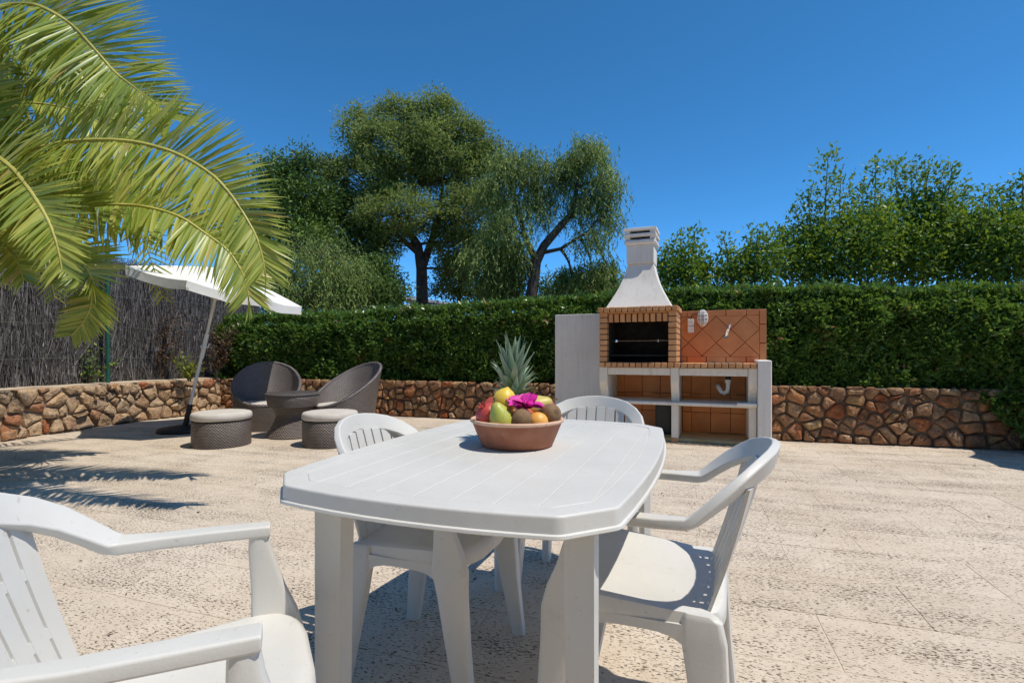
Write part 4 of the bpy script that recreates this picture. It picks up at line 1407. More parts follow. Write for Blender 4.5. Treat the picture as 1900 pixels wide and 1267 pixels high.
TZ = 0.730
mb = MB()
mb.rings([lay(0.0525, TZ - 0.0040), lay(0.051, TZ - 0.0004), lay(0.006, TZ), lay(0.0025, TZ - 0.0008), lay(0.0008, TZ - 0.003), lay(0.0, TZ - 0.006), lay(-0.001, TZ - 0.033),
          lay(-0.006, TZ - 0.035), lay(-0.007, TZ - 0.040), lay(-0.003, TZ - 0.043), lay(0.004, TZ - 0.043), lay(0.006, TZ - 0.02)], cap0=False, cap1=True)
mb.build('table_top', 'plastic', table, smooth=50)
inner = round_poly(off(TO_RAW, 0.0540), 0.012)
mb = MB()
bed = off(TO_RAW, 0.047)
mb.rings([[(x, y, TZ - 0.014) for x, y in bed], [(x, y, TZ - 0.0029) for x, y in bed]])
mb.build('top_bed', 'plastic', table, smooth=None)
PW = 0.0875
for i in range(-5, 5):
    x0, x1 = i * PW + 0.0009, (i + 1) * PW - 0.0009
    pl_ = clip_half(clip_half(inner, -1, 0, -x0), 1, 0, x1)
    if len(pl_) < 3 or poly_area(pl_) < 0.004:
        continue
    dd = []
    for p in pl_:
        if not dd or math.hypot(p[0] - dd[-1][0], p[1] - dd[-1][1]) > 0.004:
            dd.append(p)
    if math.hypot(dd[0][0] - dd[-1][0], dd[0][1] - dd[-1][1]) < 0.004:
        dd.pop()
    z = TZ - 0.0007
    mb = MB()
    mb.rings([[(x, y, TZ - 0.0028) for x, y in dd], [(x, y, z - 0.0010) for x, y in dd], [(x, y, z) for x, y in off(dd, 0.0014)]], cap0=False)
    mb.build('plank', 'plastic', table, smooth=None)
# moulded legs: a five-sided hollow post at each corner
for sx in (-1, 1):
    for sy in (-1, 1):
        cx, cy = (0.330 if sx > 0 else -0.262), 0.535 * sy
        rs = []
        for z, k in ((0.698, 1.0), (0.35, 0.94), (0.03, 0.88), (0.0, 0.88)):
            w = 0.0315 * k
            o = Vector((cx * (1 + 0.02 * (0.7 - z)), cy * (1 + 0.01 * (0.7 - z)), z))
            pp = [(-w, -w), (-w * 0.35, -w * 1.08), (w * 0.3, -w * 1.08), (w, -w * 0.45), (w * 1.06, 0.2 * w), (w, w), (0.35 * w, w * 0.92), (-w, w * 0.55), (-w * 0.92, 0)]
            rs.append([(o.x + x * sx, o.y + y * -sy * -1, z) for x, y in pp])
        MB().rings(rs).build('leg', 'plastic', table, smooth=25)


# ------------------------------------------------------------------ plastic armchairs
def plastic_chair(label, loc, facing):
    root = thing('plastic_chair', label, 'chair', (loc[0], loc[1], 0), facing - math.pi / 2, 'white plastic armchairs round the table')
    # seat
    def outl(k, z, drop=0.0):
        pts = []
        n = 36
        for i in range(n):
            a = 2 * math.pi * i / n
            c, s = math.cos(a), math.sin(a)
            x = 0.224 * k * math.copysign(abs(c) ** 0.36, c)
            y = 0.205 * k * math.copysign(abs(s) ** 0.40, s)
            x *= 1 + 0.08 * (y / 0.205)
            if y > 0:
                y *= 1.05 - 0.10 * (x / 0.228) ** 2
            zz = z + 0.032 - drop * max(0, y / 0.215) ** 4
            pts.append((x, y + 0.092, zz + 0.014 * (y / 0.2)))
        return pts
    mb = MB()
    mb.rings([outl(0.3, 0.414), outl(0.6, 0.4165), outl(0.82, 0.423, 0.004), outl(0.94, 0.429, 0.012), outl(1.0, 0.424, 0.018), outl(1.01, 0.405, 0.02),
              outl(1.01, 0.388, 0.02), outl(0.995, 0.385, 0.02), outl(0.985, 0.402, 0.02), outl(0.9, 0.408, 0.02)])
    mb.build('seat', 'plastic', root, smooth=60)
    X, Yv, Z = Vector((1, 0, 0)), Vector((0, 1, 0)), Vector((0, 0, 1))
    for sx in (-1, 1):
        # front leg runs up past the seat to carry the arm
        path = [((0.229, 0.208, 0.638), 0.038, 0.036), ((0.230, 0.211, 0.60), 0.046, 0.034), ((0.234, 0.226, 0.52), 0.066, 0.030), ((0.236, 0.238, 0.465), 0.090, 0.034),
                ((0.236, 0.243, 0.415), 0.108, 0.042), ((0.238, 0.252, 0.35), 0.090, 0.046), ((0.240, 0.268, 0.22), 0.074, 0.044), ((0.246, 0.300, 0.01), 0.050, 0.038), ((0.246, 0.301, 0.0), 0.048, 0.036)]
        mb = MB()
        mb.rings([sec(Vector((sx * p[0], p[1], p[2])), Yv, X, w, t, 0.38) for p, w, t in path])
        mb.build('front_leg', 'plastic', root, smooth=40)
        path = [((0.203, -0.058, 0.448), 0.060, 0.026), ((0.205, -0.064, 0.436), 0.086, 0.034), ((0.207, -0.069, 0.39), 0.096, 0.036), ((0.211, -0.078, 0.30), 0.086, 0.038), ((0.218, -0.090, 0.20), 0.074, 0.037),
                ((0.232, -0.116, 0.01), 0.056, 0.040), ((0.232, -0.117, 0), 0.054, 0.038)]
        mb = MB()
        mb.rings([sec(Vector((sx * p[0], p[1], p[2])), Yv, X, w, t, 0.38) for p, w, t in path])
        mb.build('rear_leg', 'plastic', root, smooth=40)
        # side apron: arched skirt between the legs
        top, bot = [], []
        for i in range(11):
            t = i / 10
            y = -0.06 + 0.29 * t
            xx = sx * (0.211 + 0.016 * t)
            d = 0.060 * (2 * t - 1) ** 4 + 0.006
            top.append((xx, y, 0.424)); bot.append((xx, y, 0.415 - d - 0.008))
        mb = MB()
        mb.rings([[(top[i][0] - 0.008, top[i][1], top[i][2]), (top[i][0] + 0.008, top[i][1], top[i][2]), (bot[i][0] + 0.008, bot[i][1], bot[i][2]), (bot[i][0] - 0.008, bot[i][1], bot[i][2])] for i in range(11)])
        mb.build('apron', 'plastic', root, smooth=30)
    # arms and arched back rim are one sweeping band
    half = [((0.229, 0.230, 0.644), (-1, 0, 0), 0.038, 0.020), ((0.229, 0.226, 0.644), (-1, 0, 0), 0.042, 0.024), ((0.231, 0.12, 0.646), (-1, 0, 0.0), 0.042, 0.024), ((0.231, 0.03, 0.647), (-1, 0, -0.02), 0.042, 0.024),
            ((0.230, -0.032, 0.649), (-1, 0, -0.14), 0.044, 0.025), ((0.228, -0.050, 0.656), (-1, 0.05, -0.42), 0.047, 0.024), ((0.219, -0.083, 0.684), (-0.9, 0.12, -0.62), 0.050, 0.022),
            ((0.204, -0.118, 0.714), (-0.78, 0.18, -0.72), 0.056, 0.022), ((0.177, -0.152, 0.740), (-0.58, 0.2, -0.83), 0.057, 0.021), ((0.138, -0.182, 0.760), (-0.38, 0.22, -0.92), 0.058, 0.021),
            ((0.092, -0.203, 0.771), (-0.22, 0.24, -0.96), 0.058, 0.021), ((0.045, -0.215, 0.777), (-0.1, 0.25, -0.97), 0.058, 0.021)]
    pts = [(Vector(p), Vector(w).normalized(), a, b) for p, w, a, b in half]
    pts.append((Vector((0, -0.219, 0.779)), Vector((0, 0.25, -0.97)).normalized(), 0.058, 0.021))
    for p, w, a, b in reversed(pts[:-1]):
        pts.append((Vector((-p.x, p.y, p.z)), Vector((-w.x, w.y, w.z)), a, b))
    rs = []
    for i, (p, w, a, b) in enumerate(pts):
        t = (pts[min(i + 1, len(pts) - 1)][0] - pts[max(0, i - 1)][0]).normalized()
        w2 = (w - t * w.dot(t)).normalized()
        nrm = t.cross(w2).normalized()
        rs.append(sec(p, w2, nrm, a, b, 0.22, 3))
    MB().rings(rs).build('arm_and_back_rim', 'plastic', root, smooth=50)
    # fan of slats
    def back_y(x, z):
        t = (z - 0.40) / 0.37
        return -0.066 - 0.128 * t - 0.03 * t * (1 - t) + (0.25 + 0.65 * min(1, max(0, t))) * x * x
    def rim_z(x):
        return 0.756 - 0.85 * x * x - 12.0 * x ** 4
    NS = 8
    for i in range(NS):
        u = (i - (NS - 1) / 2)
        xb, xt = u * 0.0465, u * 0.0470
        wb, wt = 0.0390, 0.0396
        zt = rim_z(xt)
        front, rs = [], []
        for k in range(9):
            t = k / 8
            z = 0.405 + (zt - 0.405) * t
            cx = xb + (xt - xb) * t ** 0.85
            w = (wb + (wt - wb) * t ** 0.85)
            if k == 8:
                w *= 1.0
            ring = []
            for sgn, dep in ((-1, 0.0), (1, 0.0), (1, -0.008), (-1, -0.008)):
                xx = cx + sgn * w / 2
                ring.append((xx, back_y(xx, z) + dep, z))
            rs.append(ring)
        MB().rings(rs).build('back_slat', 'plastic', root, smooth=25)
    for z, hh in ((0.445, 0.035), (0.530, 0.018), (0.635, 0.018)):
        t = (z - 0.405) / 0.36
        hwid = 3.85 * (0.0465 + (0.0470 - 0.0465) * t ** 0.85)
        rs = []
        for k in range(13):
            x = -hwid + 2 * hwid * k / 12
            y = back_y(x, z)
            y2 = back_y(x, z + hh)
            rs.append([(x, y - 0.0012, z), (x, y - 0.0068, z), (x, y2 - 0.0068, z + hh), (x, y2 - 0.0012, z + hh)])
        MB().rings(rs).build('back_crossbar', 'plastic', root, smooth=25)
    # rear apron under the back
    rs = []
    for k in range(11):
        t = k / 10
        x = -0.19 + 0.38 * t
        d = 0.05 * (2 * t - 1) ** 4
        rs.append([(x, -0.088, 0.432), (x, -0.098, 0.432), (x, -0.098, 0.385 - d), (x, -0.088, 0.385 - d)])
    MB().rings(rs).build('rear_apron', 'plastic', root, smooth=30)
    return root


plastic_chair('white plastic armchair in the left foreground, cut off by the picture edge', (-0.635, 0.795), R(24))
plastic_chair('white plastic armchair pushed under the left side of the table', (-0.335, 1.72), R(-17))
plastic_chair('white plastic armchair on the right side of the table, its seat half sunlit', (0.437, 1.337), R(157))
plastic_chair('white plastic armchair at the far end of the table, facing the camera', (0.347, 2.336), R(-110.5))

# ------------------------------------------------------------------ fruit bowl
BC = Vector((0.016, 1.62, TZ + 0.0005))
bowl = thing('fruit_bowl', 'wide terracotta bowl with a pale worn rim on the table', 'bowl', BC)
MB().lathe([(0.106, 0.0), (0.112, 0.003), (0.118, 0.016), (0.130, 0.045), (0.140, 0.070), (0.141, 0.074)], 48, cap1=False).build('body', 'terracotta', bowl, smooth=50)
MB().lathe([(0.1405, 0.0735), (0.147, 0.0755), (0.149, 0.080), (0.146, 0.085), (0.139, 0.085), (0.134, 0.078), (0.120, 0.035), (0.10, 0.010)], 48, cap0=False).build('rim', 'terracotta_rim', bowl, smooth=60)


def fruit(name, label, cat, pos, prof, mat, tilt=(0, 0, 0), stem=None, group=None, lumps=0.0):
    root = thing(name, label, cat, BC + Vector(pos), group=group)
    root.rotation_euler = tilt
    root.scale = (1.1, 1.1, 1.1)
    n = 20
    rs = []
    ph = random.uniform(0, 6)
    for r, z in prof:
        rs.append([(r * (1 + lumps * math.sin(3 * 2 * math.pi * k / n + ph) + lumps * math.sin(2 * 2 * math.pi * k / n + ph * 2 + z * 40)) * math.cos(2 * math.pi * k / n),
                    r * (1 + lumps * math.sin(3 * 2 * math.pi * k / n + ph)) * math.sin(2 * math.pi * k / n), z) for k in range(n)])
    MB().rings(rs).build('flesh', mat, root, smooth=60)
    if stem:
        stem(root)
    return root


def ball(r, squash=1.0, n=9, dimple=0.0):
    return [(max(0.0015, r * math.sin(math.pi * (i + 0.15) / (n + 0.3))), -r * squash * math.cos(math.pi * (i + 0.15) / (n + 0.3)) - (dimple * r if i == n else 0)) for i in range(n + 1)]


def stalk(h, r=0.002, z=0.0, lean=0.004):
    return lambda root: MB().tube([(0, 0, z), (lean * 0.3, 0, z + h * 0.5), (lean, 0.001, z + h)], [r * 0.8, r * 0.8, r * 1.3], 6).build('stalk', 'stem', root)


def crown_fn(r):
    def f(root):
        for k in range(6):
            a = k * math.pi / 3
            c, s = math.cos(a), math.sin(a)
            MB().rings([[(c * 0.007 - s * 0.005, s * 0.007 + c * 0.005, r * 0.93), (c * 0.007 + s * 0.005, s * 0.007 - c * 0.005, r * 0.93), (c * 0.005, s * 0.005, r * 0.93)],
                        [(c * 0.012 - s * 0.001, s * 0.012 + c * 0.001, r * 1.22), (c * 0.012 + s * 0.001, s * 0.012 - c * 0.001, r * 1.22), (c * 0.011, s * 0.011, r * 1.22)]]).build('calyx_tip', 'pomegranate', root, smooth=None)
    return f


pear_prof = [(0.002, -0.045), (0.020, -0.043), (0.033, -0.032), (0.038, -0.015), (0.036, 0.004), (0.029, 0.022), (0.020, 0.036), (0.014, 0.046), (0.006, 0.052), (0.001, 0.053)]
lemon_prof = [(0.001, -0.044), (0.006, -0.042), (0.018, -0.035), (0.029, -0.021), (0.034, 0.0), (0.029, 0.021), (0.018, 0.035), (0.007, 0.042), (0.002, 0.046)]
kiwi_prof = [(0.002, -0.035), (0.012, -0.033), (0.022, -0.025), (0.028, -0.010), (0.029, 0.004), (0.026, 0.019), (0.018, 0.030), (0.009, 0.034), (0.002, 0.035)]
fruit('pomegranate', 'red pomegranate at the left rim of the fruit bowl', 'pomegranate', (-0.088, -0.045, 0.098), ball(0.037, 0.98), 'pomegranate', (0.5, -0.5, 0), crown_fn(0.037))
fruit('pomegranate', 'dark red pomegranate behind the lemon at the left of the bowl', 'pomegranate', (-0.072, 0.045, 0.110), ball(0.036, 1.0), 'pomegranate', (0.2, 0.3, 0.5), crown_fn(0.036))
fruit('lemon', 'yellow lemon standing upright on the left of the fruit heap', 'lemon', (-0.040, -0.012, 0.138), [(r * 1.05, z * 0.92) for r, z in lemon_prof], 'lemon', (0.15, 0.2, 0.3))
fruit('pear', 'green pear at the front left of the fruit bowl', 'pear', (-0.047, -0.085, 0.092), [(r * 0.93, z * 0.95) for r, z in pear_prof], 'pear', (0.1, -0.42, 0.2), stalk(0.012, 0.002, 0.050), lumps=0.03)
fruit('kiwi', 'brown kiwi at the front centre of the fruit bowl', 'kiwi', (0.012, -0.098, 0.087), [(r * 1.0, z * 0.95) for r, z in kiwi_prof], 'kiwi', (0.3, 0.4, 0))
fruit('orange', 'small pale orange between the two kiwis at the front of the bowl', 'orange', (0.062, -0.086, 0.083), ball(0.0285, 0.95, dimple=-0.05), 'orange', (0.4, 0.2, 0))


def kiwi_end(root):
    MB().lathe([(0.008, 0.0335), (0.0085, 0.036), (0.003, 0.0375)], 10).build('blossom_end', 'stem', root)


fruit('kiwi', 'brown kiwi lying at the right rim of the fruit bowl', 'kiwi', (0.098, -0.048, 0.100), [(r * 1.06, z * 1.05) for r, z in kiwi_prof], 'kiwi', (1.25, 0, 0.55), kiwi_end)
fruit('pear', 'yellow green pear lying behind the magenta flower', 'pear', (0.062, 0.020, 0.116), [(r * 0.95, z * 0.95) for r, z in pear_prof], 'pear_yellow', (0.2, 1.12, 0.1), stalk(0.016, 0.002, 0.050), lumps=0.03)
fruit('apple', 'small red apple behind the right kiwi in the fruit bowl', 'apple', (0.096, 0.02, 0.108), ball(0.030, 0.92, dimple=-0.1), 'apple', (0.1, 0.2, 0), stalk(0.022, 0.0016, 0.022, 0.01))
fruit('apple', 'hidden red apple in the middle of the fruit bowl', 'apple', (0.02, -0.028, 0.078), ball(0.040, 0.92, dimple=-0.1), 'apple', (0.1, 0.1, 0))

flower = thing('flower', 'magenta bougainvillea flower lying among the fruit', 'flower', BC + Vector((0.026, -0.062, 0.128)))
for k in range(19):
    a = k * 2.4
    el = 0.15 + 1.15 * ((k * 0.618) % 1)
    L = 0.047 * random.uniform(0.75, 1.2)
    d = Vector((math.cos(a) * math.cos(el) * 1.15, math.sin(a) * math.cos(el) * 0.7 - 0.1, math.sin(el))).normalized()
    s = d.cross(Vector((0, -0.4, 1))).normalized()
    nn = s.cross(d)
    rows = []
    for t, w, c in ((0.0, 0.10, 0), (0.3, 0.62, 0.10), (0.62, 0.72, 0.04), (0.88, 0.40, -0.12), (1.0, 0.05, -0.22)):
        c0 = d * L * t + nn * L * c
        j = random.uniform(-0.08, 0.08) * L
        rows.append([c0 - s * w * L * 0.5 + nn * (0.12 * L * w + j), c0 + nn * -0.05 * L, c0 + s * w * L * 0.5 + nn * (0.12 * L * w - j)])
    mb = MB()
    vs = [p for r_ in rows for p in r_]
    fs = []
    for r_ in range(4):
        for c in range(2):
            i = r_ * 3 + c
            fs.append((i, i + 1, i + 4, i + 3))
    mb.add(vs, fs)
    o = mb.build('petal', 'petal', flower, smooth=80)
    o.location = (random.uniform(-.026, .022), random.uniform(-.008, .008), random.uniform(-.010, .004))

pine = thing('pineapple', 'pineapple with a tall spiky blue green crown standing in the bowl', 'pineapple', BC + Vector((-0.012, 0.066, 0.020)))
pine.rotation_euler = (R(-4), R(0.5), 0)
PB = 0.128
MB().lathe([(0.02, 0.0), (0.042, 0.012), (0.05, 0.045), (0.049, 0.085), (0.040, 0.115), (0.022, PB), (0.005, PB + 0.002)], 24).build('body', 'pineapple', pine, smooth=50)
em = MB()
em.rings([[(0.010 * math.cos(a), 0.010 * math.sin(a), 0) for a in [k * math.pi / 3 for k in range(6)]],
          [(0.0085 * math.cos(a), 0.0085 * math.sin(a), 0.0045) for a in [k * math.pi / 3 for k in range(6)]],
          [(0.002 * math.cos(a), 0.002 * math.sin(a), 0.0075) for a in [k * math.pi / 3 for k in range(6)]]])
eo = em.build('eye', 'eye', None, smooth=30)
eye_me = eo.data
bpy.data.objects.remove(eo)
for r in range(8):
    z = 0.030 + r * 0.0125
    rad = 0.050 if z < 0.085 else 0.050 - (z - 0.085) * 0.32
    nr = max(9, int(2 * math.pi * rad / 0.019))
    for k in range(nr):
        a = 2 * math.pi * (k + 0.5 * (r % 2)) / nr
        o = link('eye', eye_me, pine)
        nv = Vector((math.cos(a), math.sin(a), 0.0 if z < 0.085 else 0.5)).normalized()
        o.location = (rad * math.cos(a), rad * math.sin(a), z)
        o.rotation_euler = nv.to_track_quat('Z', 'Y').to_euler()
        sc_ = 1.0 if z < 0.09 else 0.8
        o.scale = (sc_, sc_, sc_)


def pine_leaf(a, base_r, z, L, W, el0, curl):
    """long tapered channelled leaf, arching outwards from the crown"""
    out = Vector((math.cos(a), math.sin(a), 0))
    side = Vector((-math.sin(a), math.cos(a), 0))
    p = out * base_r + Vector((0, 0, z))
    el = el0
    rows = []
    n = 7
    for i in range(n + 1):
        t = i / n
        w = W * (1 - t ** 1.7) * (0.75 + 0.4 * t * (1 - t) * 2) + 0.0006
        d = out * math.cos(el) + Vector((0, 0, 1)) * math.sin(el)
        nn = side.cross(d).normalized() * -1
        rows.append([p - side * w / 2 + nn * w * 0.28, p, p + side * w / 2 + nn * w * 0.28])
        p = p + d * L / n
        el -= curl / n
    mb = MB()
    vs = [q for r_ in rows for q in r_]
    vs2 = [q + Vector((0, 0, -0.0012)) for q in vs]
    fs = []
    N3 = len(vs)
    for i in range(n):
        for c in range(2):
            k = i * 3 + c
            fs.append((k, k + 1, k + 4, k + 3))
            fs.append((N3 + k, N3 + k + 3, N3 + k + 4, N3 + k + 1))
        fs.append((i * 3, i * 3 + 3, N3 + i * 3 + 3, N3 + i * 3))
        fs.append((i * 3 + 2, N3 + i * 3 + 2, N3 + i * 3 + 5, i * 3 + 5))
    mb.add(vs + vs2, fs)
    mb.build('leaf', 'pine_leaf', pine, smooth=50)


idx = 0
for ring in range(12):
    cnt = [9, 8, 8, 7, 6, 6, 5, 5, 4, 4, 3, 3][ring]
    t = ring / 11
    for k in range(cnt):
        a = idx * 2.39996 + random.uniform(-.12, .12)
        idx += 1
        L = (0.042 + 0.105 * math.sin(min(1, t * 1.25) * math.pi / 2)) * random.uniform(0.8, 1.18)
        if t > 0.8:
            L *= 0.95
        el0 = R(30 + 56 * t ** 0.6 + random.uniform(-6, 6))
        pine_leaf(a, 0.020 - 0.014 * t, PB - 0.010 + 0.075 * t, L, 0.028 + 0.014 * t, el0, R(random.uniform(-12, 40) * (1 - 0.5 * t)))

# ------------------------------------------------------------------ wicker set
def shell_chair(label, loc, facing):
    root = thing('wicker_chair', label, 'armchair', (loc[0], loc[1], 0), facing - math.pi / 2, None)
    n = 48
    # local +y is the open front: rim is low there and climbs to the back
    def rim(a):
        f = 0.5 - 0.5 * math.sin(a)          # 0 front, 1 back
        return 0.335 + 0.545 * f ** 1.15
    def rad(a, z):
        return 0.385 + 0.075 * max(0, (z - 0.0)) / 0.88 + 0.015 * math.sin(a) * 0
    outer, inner_ = [], []
    lev = 12
    for j in range(lev + 1):
        ro, ri = [], []
        for k in range(n):
            a = 2 * math.pi * k / n
            zt = rim(a)
            z = zt * j / lev
            r = rad(a, z)
            back = -0.10 * max(0, z - 0.30) * (0.5 - 0.5 * math.sin(a))
            ro.append((r * math.cos(a), r * math.sin(a) + back, z))
            zi = 0.29 + (zt - 0.29) * j / lev
            r = rad(a, zi) - 0.032
            back = -0.10 * max(0, zi - 0.30) * (0.5 - 0.5 * math.sin(a))
            ri.append((r * math.cos(a), r * math.sin(a) + back, zi))
        outer.append(ro); inner_.append(ri)
    MB().rings(outer, cap0=True, cap1=False).build('shell', 'wicker', root, smooth=60)
    MB().rings(list(reversed(inner_)), cap0=False, cap1=True).build('lining', 'wicker_in', root, smooth=60)
    path = [Vector(outer[-1][k]) * 0.5 + Vector(inner_[-1][k]) * 0.5 for k in range(n)]
    rs = []
    for i in range(n):
        t = (path[(i + 1) % n] - path[i - 1]).normalized()
        u = t.cross(Vector((0, 0, 1))).normalized()
        v = u.cross(t)
        rs.append([path[i] + (u * math.cos(q * math.pi / 4) + v * math.sin(q * math.pi / 4)) * 0.021 for q in range(8)])
    MB().rings(rs, closed=True).build('rim', 'wicker_in', root, smooth=60)
    return root


def cushion(label, loc, z, r, h, cat='cushion', sy=1.0, rot=0):
    mb = MB()
    n = 40
    prof = [(0.55, 0.0), (0.93, 0.004), (0.985, h * 0.2), (1.0, h * 0.5), (0.985, h * 0.82), (0.94, h * 0.97), (0.86, h * 1.04), (0.6, h * 1.10), (0.2, h * 1.13)]
    rs = []
    for k_, zz in prof:
        rs.append([(r * k_ * math.cos(2 * math.pi * k / n), sy * r * k_ * math.sin(2 * math.pi * k / n), zz + 0.004 * mnoise.noise(Vector((k_ * 3, math.cos(k * .16) * 3, math.sin(k * .16) * 3 + loc[0])))) for k in range(n)])
    mb.rings(rs)
    o = mb.build('seat_cushion', 'cushion', None, smooth=70)
    o.location = (loc[0], loc[1], z)
    o.rotation_euler = (0, 0, rot)
    return tag(o, label, cat)


def ottoman(label, loc, r=0.295, h=0.275):
    root = thing('wicker_ottoman', label, 'ottoman', (loc[0], loc[1], 0))
    MB().lathe([(r * 0.985, 0.0), (r, 0.01), (r, h * 0.5), (r * 0.99, h - 0.012), (r * 0.97, h)], 48).build('drum', 'wicker', root, smooth=50)
    MB().lathe([(r * 0.975, h - 0.006), (r * 0.985, h + 0.002), (r * 0.965, h + 0.008)], 48).build('top_band', 'iron', root, smooth=50)
    return root


shell_chair('brown wicker tub chair on the left, half in the parasol shade', (-3.34, 6.98), R(-68))
cushion('beige cushion in the left wicker tub chair', (-3.33, 7.0), 0.293, 0.36, 0.06)
shell_chair('brown wicker tub chair on the right, turned towards the wicker table', (-2.22, 6.75), R(-128))
cushion('beige cushion in the right wicker tub chair', (-2.23, 6.77), 0.293, 0.36, 0.06)
wt = thing('wicker_table', 'round hourglass wicker table between the two tub chairs', 'side table', (-2.70, 6.32, 0))
MB().lathe([(0.305, 0.0), (0.312, 0.012), (0.285, 0.06), (0.25, 0.12), (0.215, 0.19), (0.195, 0.245), (0.195, 0.262)], 48).build('foot', 'wicker', wt, smooth=50)
MB().lathe([(0.195, 0.2625), (0.20, 0.28), (0.225, 0.33), (0.245, 0.362), (0.255, 0.3645)], 48).build('waist', 'wicker', wt, smooth=50)
MB().lathe([(0.256, 0.365), (0.285, 0.37), (0.300, 0.44), (0.310, 0.505), (0.306, 0.512)], 48).build('upper_drum', 'wicker', wt, smooth=40)
MB().lathe([(0.308, 0.5125), (0.318, 0.516), (0.318, 0.530), (0.308, 0.535), (0.02, 0.536)], 48).build('table_top', 'wicker_in', wt, smooth=40)
ottoman('round wicker ottoman on the left, in front of the parasol base', (-3.23, 5.70))
cushion('thick beige cushion on the left wicker ottoman', (-3.23, 5.70), 0.2845, 0.305, 0.085)
ottoman('round wicker ottoman on the right, behind the left plastic chair', (-2.03, 5.72))
cushion('thick beige cushion on the right wicker ottoman', (-2.03, 5.72), 0.2845, 0.300, 0.085)


# ------------------------------------------------------------------ parasols
def parasol(label, foot, lean, radius, height, sides, drop, valance, azim=0.0):
    """lean: (x, y) tilt of the whole parasol"""
    root = thing('parasol', label, 'parasol', foot)
    q = Vector((lean[0], lean[1], 1)).normalized().to_track_quat('Z', 'Y')
    Mx = q.to_matrix().to_4x4()
    def T(p):
        return Mx @ Vector(p)
    MB().lathe([(0.30, 0.0), (0.305, 0.02), (0.29, 0.05), (0.12, 0.075), (0.05, 0.085)], 32).build('base', 'black', root)
    MB().tube([T((0, 0, 0.06)), T((0, 0, 0.36))], 0.032, 12).build('sleeve', 'black', root)
    MB().tube([T((0, 0, 0.30)), T((0, 0, height + drop + 0.06))], 0.019, 12).build('pole', 'pole', root)
    jt = MB().tube([T((0.005, 0, 0.98)), T((0.005, 0, 1.30))], 0.027, 10).build('slide', 'white_pvc', root)
    MB().tube([T((0.02, 0, 1.10)), T((-0.06, -0.02, 1.11)), T((-0.10, -0.02, 1.15))], 0.010, 6).build('crank', 'white_pvc', jt)
    MB().tube([T((0, 0, 1.12)), T((0.06, -0.02, 1.13)), T((0.075, -0.02, 1.18))], 0.010, 6).build('crank', 'white_pvc', jt)
    apex = Vector((0, 0, height + drop))
    ang = [azim + 2 * math.pi * k / sides for k in range(sides)]
    # canopy cloth: one sagging panel per rib gap
    for k in range(sides):
        a0, a1 = ang[k], ang[(k + 1) % sides] + (2 * math.pi if k == sides - 1 else 0)
        rows = []
        for i in range(7):
            t = 0.03 + 0.97 * i / 6
            row = []
            for j in range(7):
                s = j / 6
                p0 = Vector((math.cos(a0), math.sin(a0), 0)) * radius * t
                p1 = Vector((math.cos(a1), math.sin(a1), 0)) * radius * t
                p = p0.lerp(p1, s)
                z = height + drop * (1 - t ** 1.25) - 0.05 * t * math.sin(math.pi * s) * 0.6
                p = p * (1 - 0.03 * math.sin(math.pi * s) * t)
                row.append(T((p.x, p.y, z)))
            rows.append(row)
        vs = [p for r_ in rows for p in r_]
        fs = [(i * 7 + j, i * 7 + j + 1, (i + 1) * 7 + j + 1, (i + 1) * 7 + j) for i in range(6) for j in range(6)]
        mb = MB().add(vs, fs)
        mb.build('canopy_panel', 'canopy', root, smooth=60)
        # hanging valance with soft folds
        top = rows[-1]
        mb = MB()
        r0, r1, r2 = [], [], []
        for j in range(7):
            p = top[j]
            outw = Vector((math.cos((a0 + a1) / 2), math.sin((a0 + a1) / 2), 0))
            wv = 0.012 * math.sin(j * 2.1 + k * 1.7)
            r0.append(p + outw * 0.002)
            r1.append(p + outw * (0.010 + wv * 0.6) + Vector((0, 0, -valance * 0.55)))
            r2.append(p + outw * (-0.005 + wv * 1.6) + Vector((0, 0, -valance * (0.97 + 0.05 * math.sin(j * 1.3 + k)))))
        mb.add(r0 + r1 + r2, [(i * 7 + j, i * 7 + j + 1, (i + 1) * 7 + j + 1, (i + 1) * 7 + j) for i in range(2) for j in range(6)])
        mb.build('valance', 'canopy', root, smooth=80)
        tip = T((radius * 0.97 * math.cos(a0), radius * 0.97 * math.sin(a0), height - 0.012))
        hub = T((0, 0, height + drop - 0.03))
        m_ = hub.lerp(tip, 0.5) + Vector((0, 0, drop * 0.10))
        MB().tube([hub, m_, tip], 0.006, 5).build('rib', 'pole', root)
        run = T((0, 0, height - 0.18))
        MB().tube([run, m_ + Vector((0, 0, -0.015))], 0.005, 5).build('stretcher', 'pole', root)
    return root


parasol('white tilted garden parasol standing behind the left wicker ottoman', (-4.28, 6.68, 0), (0.235, 0.0), 1.05, 1.93, 8, 0.25, 0.11, R(14))
parasol('white parasol beyond the right edge that shades the patio there', (6.15, 4.20, 0), (0.02, 0.0), 0.92, 2.05, 12, 0.25, 0.12)

# ------------------------------------------------------------------ palm
PC = at(-135, 430, 4.0)
PC.z = 2.0
palm = thing('palm_tree', 'palm with arching yellow green fronds reaching in from the left', 'palm tree', (PC.x, PC.y, 0))
shift = Vector((PC.x, PC.y, 0))
mb = MB()
rs = []
for j in range(26):
    z = 2.0 * j / 25
    r = 0.27 + (0.025 if j % 2 else 0) + 0.06 * (j / 25) ** 3
    rs.append([(r * math.cos(2 * math.pi * k / 20 + 0.16 * (j % 2)) * (1 + 0.04 * math.sin(k * 5)), r * math.sin(2 * math.pi * k / 20 + 0.16 * (j % 2)), z) for k in range(20)])
mb.rings(rs)
mb.build('trunk', 'palm_bark', palm, smooth=20)

